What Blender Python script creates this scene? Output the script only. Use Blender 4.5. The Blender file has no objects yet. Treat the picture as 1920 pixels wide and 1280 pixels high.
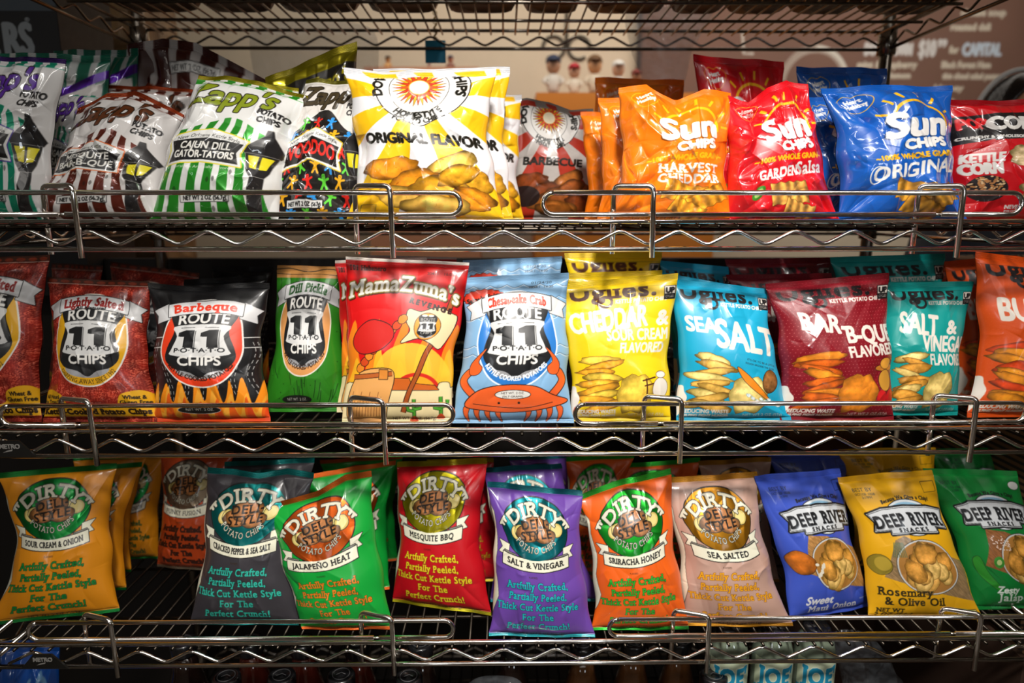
import bpy, bmesh, math, random
import numpy as np
from mathutils import Vector, Matrix
PI = math.pi
SC = bpy.context.scene
COL = SC.collection

# ------------------------------------------------------------------ camera
F_PX = 1250.0
PITCH = math.radians(11.0)
YAW = math.radians(0.65)
CAM = np.array([0.0, -0.8756, 1.5])
cam_d = bpy.data.cameras.new('camera')
cam_o = bpy.data.objects.new('camera', cam_d)
COL.objects.link(cam_o)
cam_o.location = CAM
cam_o.rotation_euler = (PI / 2 - PITCH, 0, -YAW)
cam_d.sensor_width = 36.0
cam_d.lens = F_PX / 1920 * 36.0
cam_d.clip_start = 0.02
cam_d.dof.use_dof = True
cam_d.dof.focus_distance = 0.92
cam_d.dof.aperture_fstop = 2.8
SC.camera = cam_o
SC.view_settings.view_transform = 'Standard'
SC.view_settings.look = 'None'
SC.view_settings.gamma = 1
SC.view_settings.use_curve_mapping = False
SC.view_settings.exposure = -0.30

# ------------------------------------------------------------------ world and lights
w = bpy.data.worlds.new('world')
SC.world = w
w.use_nodes = True
w.node_tree.nodes['Background'].inputs[0].default_value = (1.0, 0.93, 0.84, 1)
w.node_tree.nodes['Background'].inputs[1].default_value = 0.10

def area(name, loc, target, sx, sy, power, col=(1, 0.93, 0.84), spread=180):
    d = bpy.data.lights.new(name, 'AREA')
    d.shape = 'RECTANGLE'; d.size = sx; d.size_y = sy
    d.energy = power; d.color = col; d.spread = math.radians(spread)
    o = bpy.data.objects.new(name, d); COL.objects.link(o)
    o.location = loc
    o.rotation_euler = (Vector(target) - Vector(loc)).to_track_quat('-Z', 'Y').to_euler()
    return o
def spot(name, loc, target, power, angle, blend, radius, col=(1, 0.93, 0.84)):
    d = bpy.data.lights.new(name, 'SPOT')
    d.energy = power; d.color = col; d.spot_size = math.radians(angle); d.spot_blend = blend; d.shadow_soft_size = radius
    o = bpy.data.objects.new(name, d); COL.objects.link(o)
    o.location = loc
    o.rotation_euler = (Vector(target) - Vector(loc)).to_track_quat('-Z', 'Y').to_euler()
    return o
spot('track_lamp', (0.10, -1.30, 2.75), (0.10, 0.05, 1.24), 300, 50, 1.0, 0.13, (1, .95, .89))
area('wire_highlight_strip', (0.0, -1.15, 2.80), (0.0, -1.0, 1.0), 3.0, 0.08, 17, (1, .97, .93))  # added strip that draws white highlight lines along the chrome wires
area('front_fill', (0.2, -2.3, 2.80), (0.1, -1.2, 0.6), 1.6, 0.8, 5, (1, .96, .9))  # added soft fill from the front, not a fixture of the shop
area('shop_lamp', (0.9, 1.7, 2.80), (0.9, 2.75, 1.4), 3.4, 0.5, 34)
area('aisle_fill', (0.0, -3.0, 2.80), (0.0, -3.3, 0), 3.2, 0.8, 12)  # added light on floor and walls, so the chrome reflects something brighter
area('shop_window_light', (1.5, -3.8, 1.75), (0.3, 0, 1.45), 0.35, 0.6, 10, (.86, .93, 1.0))
area('street_window_light', (-1.6, -3.8, 1.9), (0.0, 0, 1.45), 0.25, 0.5, 5, (.9, .95, 1.0))

# ------------------------------------------------------------------ 2D print engine (rasters the printed artwork into vertex colours)
GW, GH = 100.0, 140.0
_gc = {}
_cu = bpy.data.curves.new('glyph', 'FONT'); _cu.fill_mode = 'NONE'; _cu.resolution_u = 3
_go = bpy.data.objects.new('glyph', _cu); COL.objects.link(_go)
def _raw(s):
    _cu.body = s
    dg = bpy.context.evaluated_depsgraph_get(); dg.update()
    oe = _go.evaluated_get(dg); me = oe.to_mesh()
    n = len(me.vertices)
    co = np.zeros(n * 3); me.vertices.foreach_get('co', co); co = co.reshape(-1, 3)[:, :2].copy()
    ed = np.zeros(len(me.edges) * 2, dtype=int); me.edges.foreach_get('vertices', ed); ed = ed.reshape(-1, 2)
    oe.to_mesh_clear()
    nxt = {}
    for a, b in ed: nxt[int(a)] = int(b)
    seen = set(); polys = []
    for i in range(n):
        if i in seen: continue
        p = []; k = i
        while k is not None and k not in seen:
            seen.add(k); p.append(k); k = nxt.get(k)
        if len(p) > 2: polys.append(co[p])
    return polys, (co[:, 0].max() if n else 0.0)
_hw = _raw('H')[1]
def glyph(ch):
    if ch not in _gc:
        if ch == ' ': _gc[ch] = ([], 0.30)
        else:
            p, mx = _raw(ch)
            _, mxh = _raw(ch + 'H')
            _gc[ch] = (p, mxh - _hw)
    return _gc[ch]
def serifs(polys, t=0.055, e=0.075):
    out = []
    for p in polys:
        q = np.roll(p, -1, 0)
        for a, b in zip(p, q):
            if abs(a[1] - b[1]) < 0.004 and 0.05 < abs(a[0] - b[0]) < 0.2:
                y = a[1]; x0, x1 = sorted((a[0], b[0]))
                if abs(y) < 0.01 or abs(y + 0.2) < 0.06:
                    out.append(np.array([(x0 - e, y), (x1 + e, y), (x1 + e, y + t), (x0 - e, y + t)]))
                elif y > 0.42:
                    out.append(np.array([(x0 - e, y - t), (x1 + e * .7, y - t), (x1 + e * .7, y), (x0 - e, y)]))
    return out
def hexc(c):
    if isinstance(c, str):
        c = c.lstrip('#'); return np.array([int(c[i:i + 2], 16) / 255 for i in (0, 2, 4)])
    return np.array(c, float)
def vnoise(X, Y, s, seed=0):
    r = np.random.RandomState(seed); N = 64; L = r.rand(N, N)
    x = X / s; y = Y / s
    xi = np.floor(x).astype(int); yi = np.floor(y).astype(int)
    fx = x - xi; fy = y - yi; fx = fx * fx * (3 - 2 * fx); fy = fy * fy * (3 - 2 * fy)
    a = L[yi % N, xi % N]; b = L[yi % N, (xi + 1) % N]; c = L[(yi + 1) % N, xi % N]; d = L[(yi + 1) % N, (xi + 1) % N]
    return (a * (1 - fx) + b * fx) * (1 - fy) + (c * (1 - fx) + d * fx) * fy
def smooth(pts, n=6, closed=True):
    P = np.array(pts, float); N = len(P); out = []
    for i in range(N if closed else N - 1):
        if closed: p0, p1, p2, p3 = P[i - 1], P[i], P[(i + 1) % N], P[(i + 2) % N]
        else: p0, p1, p2, p3 = P[max(i - 1, 0)], P[i], P[i + 1], P[min(i + 2, N - 1)]
        for k in range(n):
            t = k / n
            out.append(0.5 * (2 * p1 + (p2 - p0) * t + (2 * p0 - 5 * p1 + 4 * p2 - p3) * t * t + (3 * p1 - p0 - 3 * p2 + p3) * t ** 3))
    if not closed: out.append(P[-1])
    return np.array(out)
def ell(cx, cy, rx, ry, n=48, rot=0, wob=0, seed=0, a0=0, a1=2 * PI):
    t = np.linspace(a0, a1, n, endpoint=abs(a1 - a0) < 6.28)
    r = 1 + (wob * (vnoise(np.cos(t) * 3 + 9, np.sin(t) * 3 + 9, 1.0, seed) - .5) * 2 if wob else 0)
    x = np.cos(t) * rx * r; y = np.sin(t) * ry * r
    c, s = math.cos(rot), math.sin(rot)
    return np.stack([cx + x * c - y * s, cy + x * s + y * c], 1)
def rect(x0, y0, x1, y1): return np.array([(x0, y0), (x1, y0), (x1, y1), (x0, y1)], float)
def ring_up(cx, cy, r):      # text running over the top of a circle
    return lambda x, y, yb: (cx + (r + yb - y) * np.sin((x - cx) / r), cy - (r + yb - y) * np.cos((x - cx) / r))
def ring_dn(cx, cy, r):      # text running under the bottom of a circle
    return lambda x, y, yb: (cx + (r - yb + y) * np.sin((x - cx) / r), cy + (r - yb + y) * np.cos((x - cx) / r))
def arch(xc, k, hw=40):
    return lambda x, y, yb: (x, y + k * ((x - xc) / hw) ** 2)

class Canvas:
    SS = 2
    def __init__(s, nu, nv, base, w=GW, h=GH):
        s.w, s.h = w, h
        s.R, s.C = nv * s.SS, nu * s.SS
        s.kx, s.ky = s.C / w, s.R / h
        s.img = np.zeros((s.R, s.C, 4), np.float32); s.img[:, :, :3] = hexc(base)
        s.X = (np.arange(s.C) + .5) / s.kx; s.Y = (np.arange(s.R) + .5) / s.ky
    def mask(s, polys, pad=0):
        K = 2
        ps = [np.asarray(p, float) for p in polys if len(p) > 2]
        if not ps: return None
        P0 = np.concatenate(ps); P1 = np.concatenate([np.roll(p, -1, 0) for p in ps])
        x0 = max(0, int(P0[:, 0].min() * s.kx) - 1 - pad); x1 = min(s.C, int(P0[:, 0].max() * s.kx) + 2 + pad)
        y0 = max(0, int(P0[:, 1].min() * s.ky) - 1 - pad); y1 = min(s.R, int(P0[:, 1].max() * s.ky) + 2 + pad)
        if x1 <= x0 or y1 <= y0: return None
        W, H = x1 - x0, (y1 - y0) * K
        ax, ay = P0[:, 0] * s.kx - x0, (P0[:, 1] * s.ky - y0) * K
        bx, by = P1[:, 0] * s.kx - x0, (P1[:, 1] * s.ky - y0) * K
        d = np.where(by > ay, 1.0, -1.0); sw = by < ay
        ax, bx = np.where(sw, bx, ax), np.where(sw, ax, bx); ay, by = np.where(sw, by, ay), np.where(sw, ay, by)
        k0 = np.clip(np.ceil(ay - .5).astype(int), 0, H); k1 = np.clip(np.ceil(by - .5).astype(int), 0, H)
        n = np.maximum(k1 - k0, 0); tot = int(n.sum())
        acc = np.zeros(H * (W + 2))
        if tot:
            idx = np.repeat(np.arange(len(n)), n)
            row = np.arange(tot) - np.repeat(np.cumsum(n) - n, n) + k0[idx]
            den = np.where(by - ay == 0, 1, by - ay)
            x = np.clip(ax[idx] + (row + .5 - ay[idx]) * ((bx - ax) / den)[idx], 0, W)
            xi = x.astype(int); fr = x - xi
            acc = np.bincount(row * (W + 2) + xi, d[idx] * (1 - fr), H * (W + 2)) + np.bincount(row * (W + 2) + xi + 1, d[idx] * fr, H * (W + 2) + 1)[:H * (W + 2)]
        m = np.minimum(np.abs(np.cumsum(acc.reshape(H, W + 2), 1)[:, :W]), 1)
        m = m.reshape(y1 - y0, K, W).mean(1)
        return (x0, y0, m)
    def dil(s, M, r):
        x0, y0, m = M; rx, ry = r * s.kx, r * s.ky
        p = int(max(rx, ry)) + 1
        A = np.pad(m, p); out = A.copy(); n = 12 if rx > 1.5 else 8
        for f in ((1.0,) if rx < 2 else (1.0, .5)):
            for k in range(n):
                dx = int(round(math.cos(2 * PI * k / n) * rx * f)); dy = int(round(math.sin(2 * PI * k / n) * ry * f))
                out = np.maximum(out, np.roll(np.roll(A, dx, 1), dy, 0))
        X0, Y0 = x0 - p, y0 - p
        cx0, cy0 = max(0, -X0), max(0, -Y0)
        out = out[cy0:out.shape[0] - max(0, Y0 + out.shape[0] - s.R), cx0:out.shape[1] - max(0, X0 + out.shape[1] - s.C)]
        return (X0 + cx0, Y0 + cy0, out)
    def comp(s, M, col, foil=0.0, a=1.0):
        if M is None: return
        x0, y0, m = M; h, w_ = m.shape
        if h < 1 or w_ < 1: return
        D = s.img[y0:y0 + h, x0:x0 + w_]
        if callable(col):
            XX, YY = np.meshgrid(s.X[x0:x0 + w_], s.Y[y0:y0 + h]); c = col(XX, YY)
        else: c = hexc(col)
        k = (m * a)[:, :, None]
        D[:, :, :3] = D[:, :, :3] * (1 - k) + c * k
        D[:, :, 3] = D[:, :, 3] * (1 - k[:, :, 0]) + foil * k[:, :, 0]
    def fill(s, polys, col, foil=0.0, a=1.0, line=None, lc='#101010'):
        if isinstance(polys, np.ndarray) and polys.ndim == 2: polys = [polys]
        M = s.mask(polys)
        if M is None: return
        if line: s.comp(s.dil(M, line), lc, 0)
        s.comp(M, col, foil, a)
    def line(s, pts, wd, col, foil=0.0, a=1.0, closed=False):
        P = np.array(pts, float)
        if closed: P = np.vstack([P, P[:1]])
        T = np.gradient(P, axis=0); L = np.hypot(T[:, 0], T[:, 1]); L[L == 0] = 1
        N = np.stack([-T[:, 1] / L, T[:, 0] / L], 1) * wd / 2
        A, B = P + N, P - N
        for i in range(len(P) - 1):
            pass
        quads = [np.array([A[i], A[i + 1], B[i + 1], B[i]]) for i in range(len(P) - 1)]
        for q in quads:      # same winding for all
            ar = np.sum(q[:, 0] * np.roll(q[:, 1], -1) - q[:, 1] * np.roll(q[:, 0], -1))
            if ar < 0: q[:] = q[::-1].copy()
        s.comp(s.mask(quads), col, foil, a)
    def tmask(s, t, x, y, h, width=None, shear=0, rot=0, serif=False, warp=None, align='c', track=0, lower=False):
        size = h / 0.682; X = 0; GP = []; SP = []
        for ch in t:
            p, adv = glyph(ch)
            for q in p: GP.append(q + np.array([X, 0]))
            if serif:
                for q in serifs(p): SP.append(q + np.array([X, 0]))
            X += adv + track + (0.05 if serif else 0)
        sx = size
        if width: sx = width / max(X, .01)
        off = {'c': -X / 2, 'l': 0, 'r': -X}[align]
        def tr(q):
            q = q.copy()
            if warp is not None or True:      # add points on the long edges so that arcs stay round
                r = np.roll(q, -1, 0); q = np.stack([q, (q + r) / 2], 1).reshape(-1, 2)
            gx = (q[:, 0] + off) * sx + q[:, 1] * size * shear; gy = -q[:, 1] * size
            if rot:
                c, s_ = math.cos(rot), math.sin(rot); gx, gy = gx * c - gy * s_, gx * s_ + gy * c
            gx = gx + x; gy = gy + y
            if warp: gx, gy = warp(gx, gy, y)
            return np.stack([gx, gy], 1)
        M = s.mask([tr(q) for q in GP], 2)
        if SP and M is not None:
            M2 = s.mask([tr(q) for q in SP], 2)
            if M2 is not None: M = s.union(M, M2)
        return M
    def union(s, A, B):
        x0 = min(A[0], B[0]); y0 = min(A[1], B[1])
        x1 = max(A[0] + A[2].shape[1], B[0] + B[2].shape[1]); y1 = max(A[1] + A[2].shape[0], B[1] + B[2].shape[0])
        m = np.zeros((y1 - y0, x1 - x0))
        for q in (A, B):
            v = m[q[1] - y0:q[1] - y0 + q[2].shape[0], q[0] - x0:q[0] - x0 + q[2].shape[1]]; np.maximum(v, q[2], out=v)
        return (x0, y0, m)
    def text(s, t, x, y, h, col, bold=0.0, out=None, foil=0.0, a=1.0, shadow=None, **k):
        M = s.tmask(t, x, y, h, **k)
        if M is None: return
        if bold: M = s.dil(M, bold)
        if shadow:
            dx, dy, sc = shadow; x0, y0, m = s.dil(M, out[0]) if out else M
            ox, oy = int(dx * s.kx), int(dy * s.ky)
            X0, Y0 = x0 + ox, y0 + oy
            mm = m[max(0, -Y0):m.shape[0] - max(0, Y0 + m.shape[0] - s.R), max(0, -X0):m.shape[1] - max(0, X0 + m.shape[1] - s.C)]
            s.comp((max(0, X0), max(0, Y0), mm), sc)
        if out:
            for o in (out if isinstance(out[0], tuple) else (out,)): s.comp(s.dil(M, o[0]), o[1])
        s.comp(M, col, foil, a)
    def result(s):
        k = s.SS; g = s.img[..., :3].mean(2, keepdims=True); s.img[..., :3] = np.clip(g + (s.img[..., :3] - g) * 1.05, 0, 1)
        return s.img.reshape(s.R // k, k, s.C // k, k, 4).mean((1, 3))

def chipcol(base, cx, cy, rx, ry, rot, seed, dark=.62):
    b = hexc(base)
    def f(X, Y):
        dx, dy = X - cx, Y - cy; c, s = math.cos(-rot), math.sin(-rot)
        u, v = (dx * c - dy * s) / rx, (dx * s + dy * c) / ry
        r = np.sqrt(u * u + v * v)
        n = vnoise(X, Y, max(rx * .3, 1), seed) - .5; n2 = vnoise(X + 31, Y + 7, max(rx * .11, .6), seed + 3) - .5
        k = 1.04 - (1 - dark) * np.clip((r - .55) / .5, 0, 1) ** 1.5 + .30 * n + .14 * n2 - .10 * v + .08 * np.sin(3.4 * u + seed)
        c3 = b[None, None, :] * k[:, :, None]
        sp = (vnoise(X + 5, Y + 17, .8, seed + 9) > .93)[:, :, None]
        c3 = np.where(sp, c3 * np.array([.8, .68, .55]), c3)
        c3[:, :, 2] *= np.clip(.6 + .4 * k, .5, 1.1)
        return np.clip(c3, 0, 1)
    return f
def chip(c, cx, cy, rx, ry, rot=0, seed=0, base='#e3b040', line=None, wob=.16, dark=.62):
    c.fill(ell(cx, cy, rx, ry, 40, rot, wob, seed), chipcol(base, cx, cy, rx, ry, rot, seed, dark), line=line, lc='#5a3008')
def stack_of_chips(c, x, y, w_, h_, n, base, seed=0, base2=None):
    r = np.random.RandomState(seed)
    for i in range(n):
        t = i / (n - 1); cy = y + h_ * t
        chip(c, x + r.uniform(-.12, .12) * w_, cy, w_ * r.uniform(.42, .56), h_ / n * r.uniform(.7, 1.15), r.uniform(-.35, .35), seed + i,
             base if (i % 3 or not base2) else base2, line=.18, dark=.5)

# ------------------------------------------------------------------ the printed designs
def seal(c, col, foil=0.0, top=5.5, bot=5.5, shade=True):
    if col:
        c.fill(rect(0, 0, 100, top), col, foil); c.fill(rect(0, 140 - bot, 100, 140), col, foil)

def d_dirty(c, foilc, ribbon, tcol, cx=48, outl='#101010', ribc='#e9e6cf', cream='#d9d5c0'):
    seal(c, foilc, .85, 5.5, 3.5)
    ov = ell(cx, 37, 36, 27, 90, 0, .03, 5)
    c.fill(ov, foilc, .9, line=1.1)
    rib = smooth([(cx - 41, 50), (cx - 34, 53), (cx - 31, 49), (cx - 20, 56), (cx, 58), (cx + 20, 56), (cx + 31, 49), (cx + 34, 52), (cx + 42, 49), (cx + 38, 55), (cx + 41, 60), (cx + 34, 60)], 3)
    for sg in (-1, 1):
        c.fill(np.array([(cx + sg * 42, 49), (cx + sg * 30, 52), (cx + sg * 30, 62), (cx + sg * 41, 59.5), (cx + sg * 37.5, 55)]), ribc, line=.5)
        c.fill(np.array([(cx + sg * 35, 57), (cx + sg * 22, 60), (cx + sg * 22, 67), (cx + sg * 35, 65)]), '#8c8a80', line=.4)
    top = [(cx + x, 63.5 - 5 * (x / 36) ** 2) for x in np.linspace(-36, 36, 13)]
    bot = [(cx + x, 74 - 5 * (x / 36) ** 2) for x in np.linspace(36, -36, 13)]
    c.fill(np.array(top + bot), ribc, line=.7)
    c.text(ribbon, cx, 71.2, 5.0, '#161616', serif=True, bold=.15, width=min(62, 4.6 * len(ribbon)), warp=arch(cx, -5, 36))
    c.fill(ell(cx, 37, 36, 27, 90, 0, .03, 5), foilc, .9, line=0)
    c.fill(ell(cx, 37, 36, 27, 90, 0, .03, 5), foilc, .9)
    # potatoes and slices
    for x, y, rx in ((cx - 21, 41, 6.5), (cx - 17, 40, 6.5), (cx + 20, 36, 6.5), (cx + 24, 36.5, 6.8)):
        c.fill(ell(x, y, rx, 6), '#cdb96b', line=.5); c.fill(ell(x, y, rx * .75, 4.6), '#dccb86')
    for x, y, rx, ry, sd in ((cx - 8, 41, 14, 7.5, 1), (cx + 1, 34, 15, 9, 2), (cx + 10, 42, 12, 6.5, 3)):
        c.fill(ell(x, y, rx, ry, 40, -.1, .07, sd), chipcol('#a66e3e', x, y, rx, ry, 0, sd, .55), line=.5)
    c.text('DELI-', cx + 1, 36, 7.4, '#140d08', bold=.25, serif=True, rot=-.12, width=33)
    c.text('STYLE', cx + 1.5, 45.5, 7.4, '#140d08', bold=.25, serif=True, rot=-.12, width=36)
    c.text('"DIRTY"', cx, 28, 11.5, cream, bold=.5, serif=True, width=70, out=(.6, '#14140f'), warp=ring_up(cx, 62, 36))
    c.text('POTATO CHIPS', cx, 59.5, 5.2, cream, width=52, serif=True, out=(.35, '#14140f'), warp=ring_dn(cx, 28, 30))
    c.text('FLAVORED', cx - 4, 80, 1.6, '#332211', width=9)
    L = ['Artfully Crafted,', 'Partially Peeled,', 'Thick Cut Kettle Style', 'For The', 'Perfect Crunch!']
    for i, t in enumerate(L):
        c.text(t, cx - 1, 90 + i * 9.9, 6.3, tcol, bold=.18, serif=True, width=(64, 60, 84, 32, 62)[i], out=(.32, outl))
    c.text('NET WT 2 OZ (56.7g)', cx + 2, 137, 2.9, '#20180f', width=42)
    c.fill(np.array([(0, 20), (3, 26), (2, 40), (5, 60), (3, 80), (6, 100), (0, 118)]), ribc, line=.3)

def shield_pts(cx, cy, w_, h_):
    half = [(0, -.46), (.16, -.42), (.33, -.50), (.47, -.34), (.40, -.12), (.47, .10), (.48, .26), (.36, .38), (.14, .43), (0, .5)]
    P = [(cx + x * w_, cy + y * h_) for x, y in half] + [(cx - x * w_, cy + y * h_) for x, y in half[-2:0:-1]]
    return smooth(P, 4)
def route_shield(c, cx, cy, w_, h_, k=1.0, silver='#b9b9bb'):
    c.fill(ell(cx, cy + h_ * .385, w_ * .34, h_ * .13), silver, .5)
    c.fill(shield_pts(cx, cy, w_, h_), '#17181a')
    for q in (-.16, .16): c.fill(ell(cx + q * w_, cy - h_ * .47, w_ * .14, h_ * .05), silver, .5)
    c.fill(smooth([(cx - w_ * .41, cy - h_ * .18), (cx, cy - h_ * .22), (cx + w_ * .41, cy - h_ * .18), (cx + w_ * .34, cy - h_ * .05), (cx + w_ * .40, cy + h_ * .13), (cx + w_ * .40, cy + h_ * .20), (cx, cy + h_ * .235), (cx - w_ * .40, cy + h_ * .20), (cx - w_ * .40, cy + h_ * .13), (cx - w_ * .34, cy - h_ * .05)], 3), '#d6d6d4')
    ht = h_ * .135
    c.text('ROUTE', cx, cy - h_ * .24, ht, '#e4e2dc', bold=.4 * k, width=w_ * .74, warp=arch(cx, 2.5 * k, w_ * .4))
    for sg in (-.17, .17):
        X, Y, a, b = cx + sg * w_ + w_ * .02, cy + h_ * .10, w_, h_
        one = np.array([(X - a * .17, Y - b * .20), (X - a * .06, Y - b * .235), (X + a * .075, Y - b * .235), (X + a * .075, Y), (X - a * .075, Y), (X - a * .075, Y - b * .15), (X - a * .17, Y - b * .15)])
        c.fill(one + [a * .022, b * .006], '#17181a'); c.fill(one + [a * .012, 0], '#d6d6d4'); c.fill(one, '#17181a')
    c.line([(cx - w_ * .30, cy - h_ * .165), (cx - w_ * .08, cy - h_ * .175)], .5 * k, '#17181a'); c.line([(cx + w_ * .06, cy - h_ * .175), (cx + w_ * .26, cy - h_ * .165)], .5 * k, '#17181a')
    c.text('P·O·T·A·T·O', cx, cy + h_ * .165, h_ * .055, '#17181a', bold=.12 * k, width=w_ * .72)
    c.text('CHIPS', cx, cy + h_ * .335, h_ * .115, '#e4e2dc', bold=.4 * k, width=w_ * .60)
def banner(c, cx, y, hw, h, text, tc, bold=.7, sag=5, **k):
    wp = lambda x: y + sag * (x / hw) ** 2
    for sg in (-1, 1):
        c.fill(np.array([(cx + sg * hw, y + sag - 1), (cx + sg * (hw + 15), y + sag + 7), (cx + sg * (hw + 11), y + sag + 12), (cx + sg * (hw + 13), y + sag + 20), (cx + sg * (hw - 2), y + sag + h + 2)]), '#d2d2d2', line=.5)
    c.fill(np.array([(cx + x, wp(x)) for x in np.linspace(-hw, hw, 15)] + [(cx + x, wp(x) + h) for x in np.linspace(hw, -hw, 15)]), '#dedede', line=.6)
    c.text(text, cx, y + h * .78, h * .62, tc, bold=bold, width=hw * 1.72, serif=True, warp=arch(cx, sag, hw), **k)
def flames(c, y0, y1, cols, seed=0, n=9):
    r = np.random.RandomState(seed)
    for k, col in enumerate(cols):
        pts = [(-2, 142), (-2, y1)]
        xs = np.linspace(-4, 104, n * 2 + 1)
        for i, x in enumerate(xs):
            hgt = (y0 + (y1 - y0) * r.uniform(0, .45)) if i % 2 else (y1 + (140 - y1) * .2 * r.rand())
            hgt += k * (y1 - y0) * .35
            pts.append((x + r.uniform(-2, 2) + (3 if i % 2 else 0), hgt))
        pts += [(102, y1), (102, 142)]
        c.fill(smooth(pts, 6), col)
def d_route(c, kind):
    cx = 51
    if kind == 'salted':
        c.fill(rect(0, 0, 100, 140), lambda X, Y: np.clip(np.array([.50, .11, .07])[None, None] * (1 + .5 * (vnoise(X, Y, 7, 3) - .5))[:, :, None] + (vnoise(X, Y * 2.2, .9, 8) > .56)[:, :, None] * np.array([.42, .34, .28]) * (vnoise(X, Y, 5, 4))[:, :, None] * 1.1 + ((X * .9 % 2.0 < .5) & (vnoise(X, Y, 1.4, 12) > .5))[:, :, None] * .10, 0, 1))
        c.fill(rect(0, 0, 100, 5), '#4a2a20')
        for i in range(9): c.fill(ell(6 + i * 11, 3.2, 4.2, 1.5), '#8a3a26')
        c.line([(0, 5.6), (100, 5.6)], .6, '#cfc6b8')
        ring, rb, bt = '#e0a91e', '#e9e5dc', ('Lightly Salted', '#8e1f1c')
    elif kind == 'bbq':
        for i in range(7):
            x = 5 + i * 15
            for o in (-1.5, 1.5):
                for q in range(14):
                    a = 60 + q * 6
                    c.line([(x + o + 3 * math.sin(a * .12 + i), a), (x + o + 3 * math.sin((a + 3.4) * .12 + i), a + 3.4)], .45, '#c9c9c4')
        for sx in (0, 88): 
            for y in (56, 66): c.line([(sx, y), (sx + 14, y - 1)], .8, '#d8d8d4')
        flames(c, 86, 118, ['#ee8f1c', '#f2a93a', '#e5631c', '#dd4a1a'], 4, 8)
        c.fill(rect(0, 136, 100, 140), '#d8481a')
        ring, rb, bt = '#e2411f', '#e7e4de', ('Barbeque', '#dd3b22')
    elif kind == 'dill':
        c.fill(rect(0, 0, 100, 12), '#c08a4e')
        c.line(smooth([(0, 4), (20, 3), (45, 6), (70, 3), (100, 5)], 6, False), .8, '#1a1a12'); c.line(smooth([(0, 8), (30, 9), (60, 8), (100, 10)], 6, False), .5, '#1a1a12')
        r = np.random.RandomState(5)
        for i in range(46):
            x, y = r.uniform(2, 98), r.uniform(14, 136); c.fill(ell(x, y, .7, .5), '#143d10')
        for i in range(16):
            x, y = r.uniform(3, 97), r.uniform(92, 128); d = (x - 50) * .25
            c.line(smooth([(x, y - 9), (x - d * .4, y), (x - d, y + 8)], 5, False), .9, '#15400f')
        for i in range(7): c.line(smooth([(8 + i * 14, 12), (10 + i * 13.5, 17), (9 + i * 13.7, 22)], 4, False), .7, '#15400f')
        ring, rb, bt = '#d99a5c', '#e4ddd0', ('Dill Pickle', '#1b5a1e')
    else:
        for yy in (10, 22, 40, 66, 74):
            for k in range(7):
                x = k * 16 + (yy % 9)
                c.line(smooth([(x - 8, yy), (x - 3, yy + 2.6), (x, yy + 3), (x + 4, yy + 2), (x + 8, yy)], 5, False), .5, '#dfe9f2'); c.line(smooth([(x - 8, yy - .7), (x, yy + 2.3), (x + 8, yy - .7)], 5, False), .35, '#37506a')
        c.text('01/24/20', 74, 9.5, 2.2, '#26303c', width=20); c.text('205K1  14:30', 74, 13.5, 2.0, '#26303c', width=24)
        ring, rb, bt = '#2f78c2', '#e8eef2', ('Chesapeake Crab', '#d83a22')
    c.fill(ell(cx, 60, 38, 45, 60), rb); c.fill(ell(cx, 60, 36.6, 43.6, 60), ring)
    if kind == 'crab':
        st = [(20 + 19 * math.cos(a) * (1 + .10 * (i % 2)), 21 + 7.5 * math.sin(a) * (1 + .14 * (i % 2))) for i, a in enumerate(np.linspace(0, 2 * PI, 36, endpoint=False))]
        c.fill(np.array(st), '#d33a22', line=.4); c.text("Salty 'n Spicy", 20, 23, 4.2, '#17110f', bold=.3, rot=-.2, width=33)
    route_shield(c, cx, 58, 64, 74)
    banner(c, cx, 17 if kind != 'dill' else 15, 33, 13, bt[0], bt[1], bold=.35)
    if kind == 'salted':
        c.text('All Natural', 50, 31.0, 2.8, '#17181a', bold=.3, width=30)
        c.text('CHIPPING AWAY SINCE 1992', cx, 102.3, 4.2, '#221a10', serif=True, width=62, warp=ring_dn(cx, 66, 36))
        for sg, t1, t2 in ((-1, 'All Natural', 'No Trans Fats'), (1, 'Wheat &', 'Gluten Free')):
            X = 50 + sg * 37
            c.fill(smooth([(X - sg * 24, 126), (X - sg * 15, 122), (X - sg * 10, 112), (X + sg * 4, 108), (X + sg * 13, 112), (X + sg * 20, 126)], 5), '#e0a91e')
            c.text(t1, X, 116.5, 3.6, '#241a0c', width=17, bold=.15); c.text(t2, X, 121.5, 3.6, '#241a0c', width=24, bold=.15)
        c.fill(rect(0, 124, 100, 134), '#e0a91e'); c.line([(0, 124), (100, 124)], .5, '#f4e7b0')
        c.fill(ell(50, 121, 12, 2.6), '#7d1e16'); c.text('NET WT. 2 OZ.', 50, 122, 2, '#e8d8c8', width=18)
        c.text('Kettle-Cooked Potato Chips', 50, 131.5, 5.2, '#2a1a0c', bold=.5, serif=True, width=96)
    elif kind == 'crab':
        c.text('KETTLE COOKED POTATOES', cx, 102.3, 4.2, '#e8eef4', bold=.2, width=66, warp=ring_dn(cx, 62, 36))
        o, ol = '#e8632c', '#221510'
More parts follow.
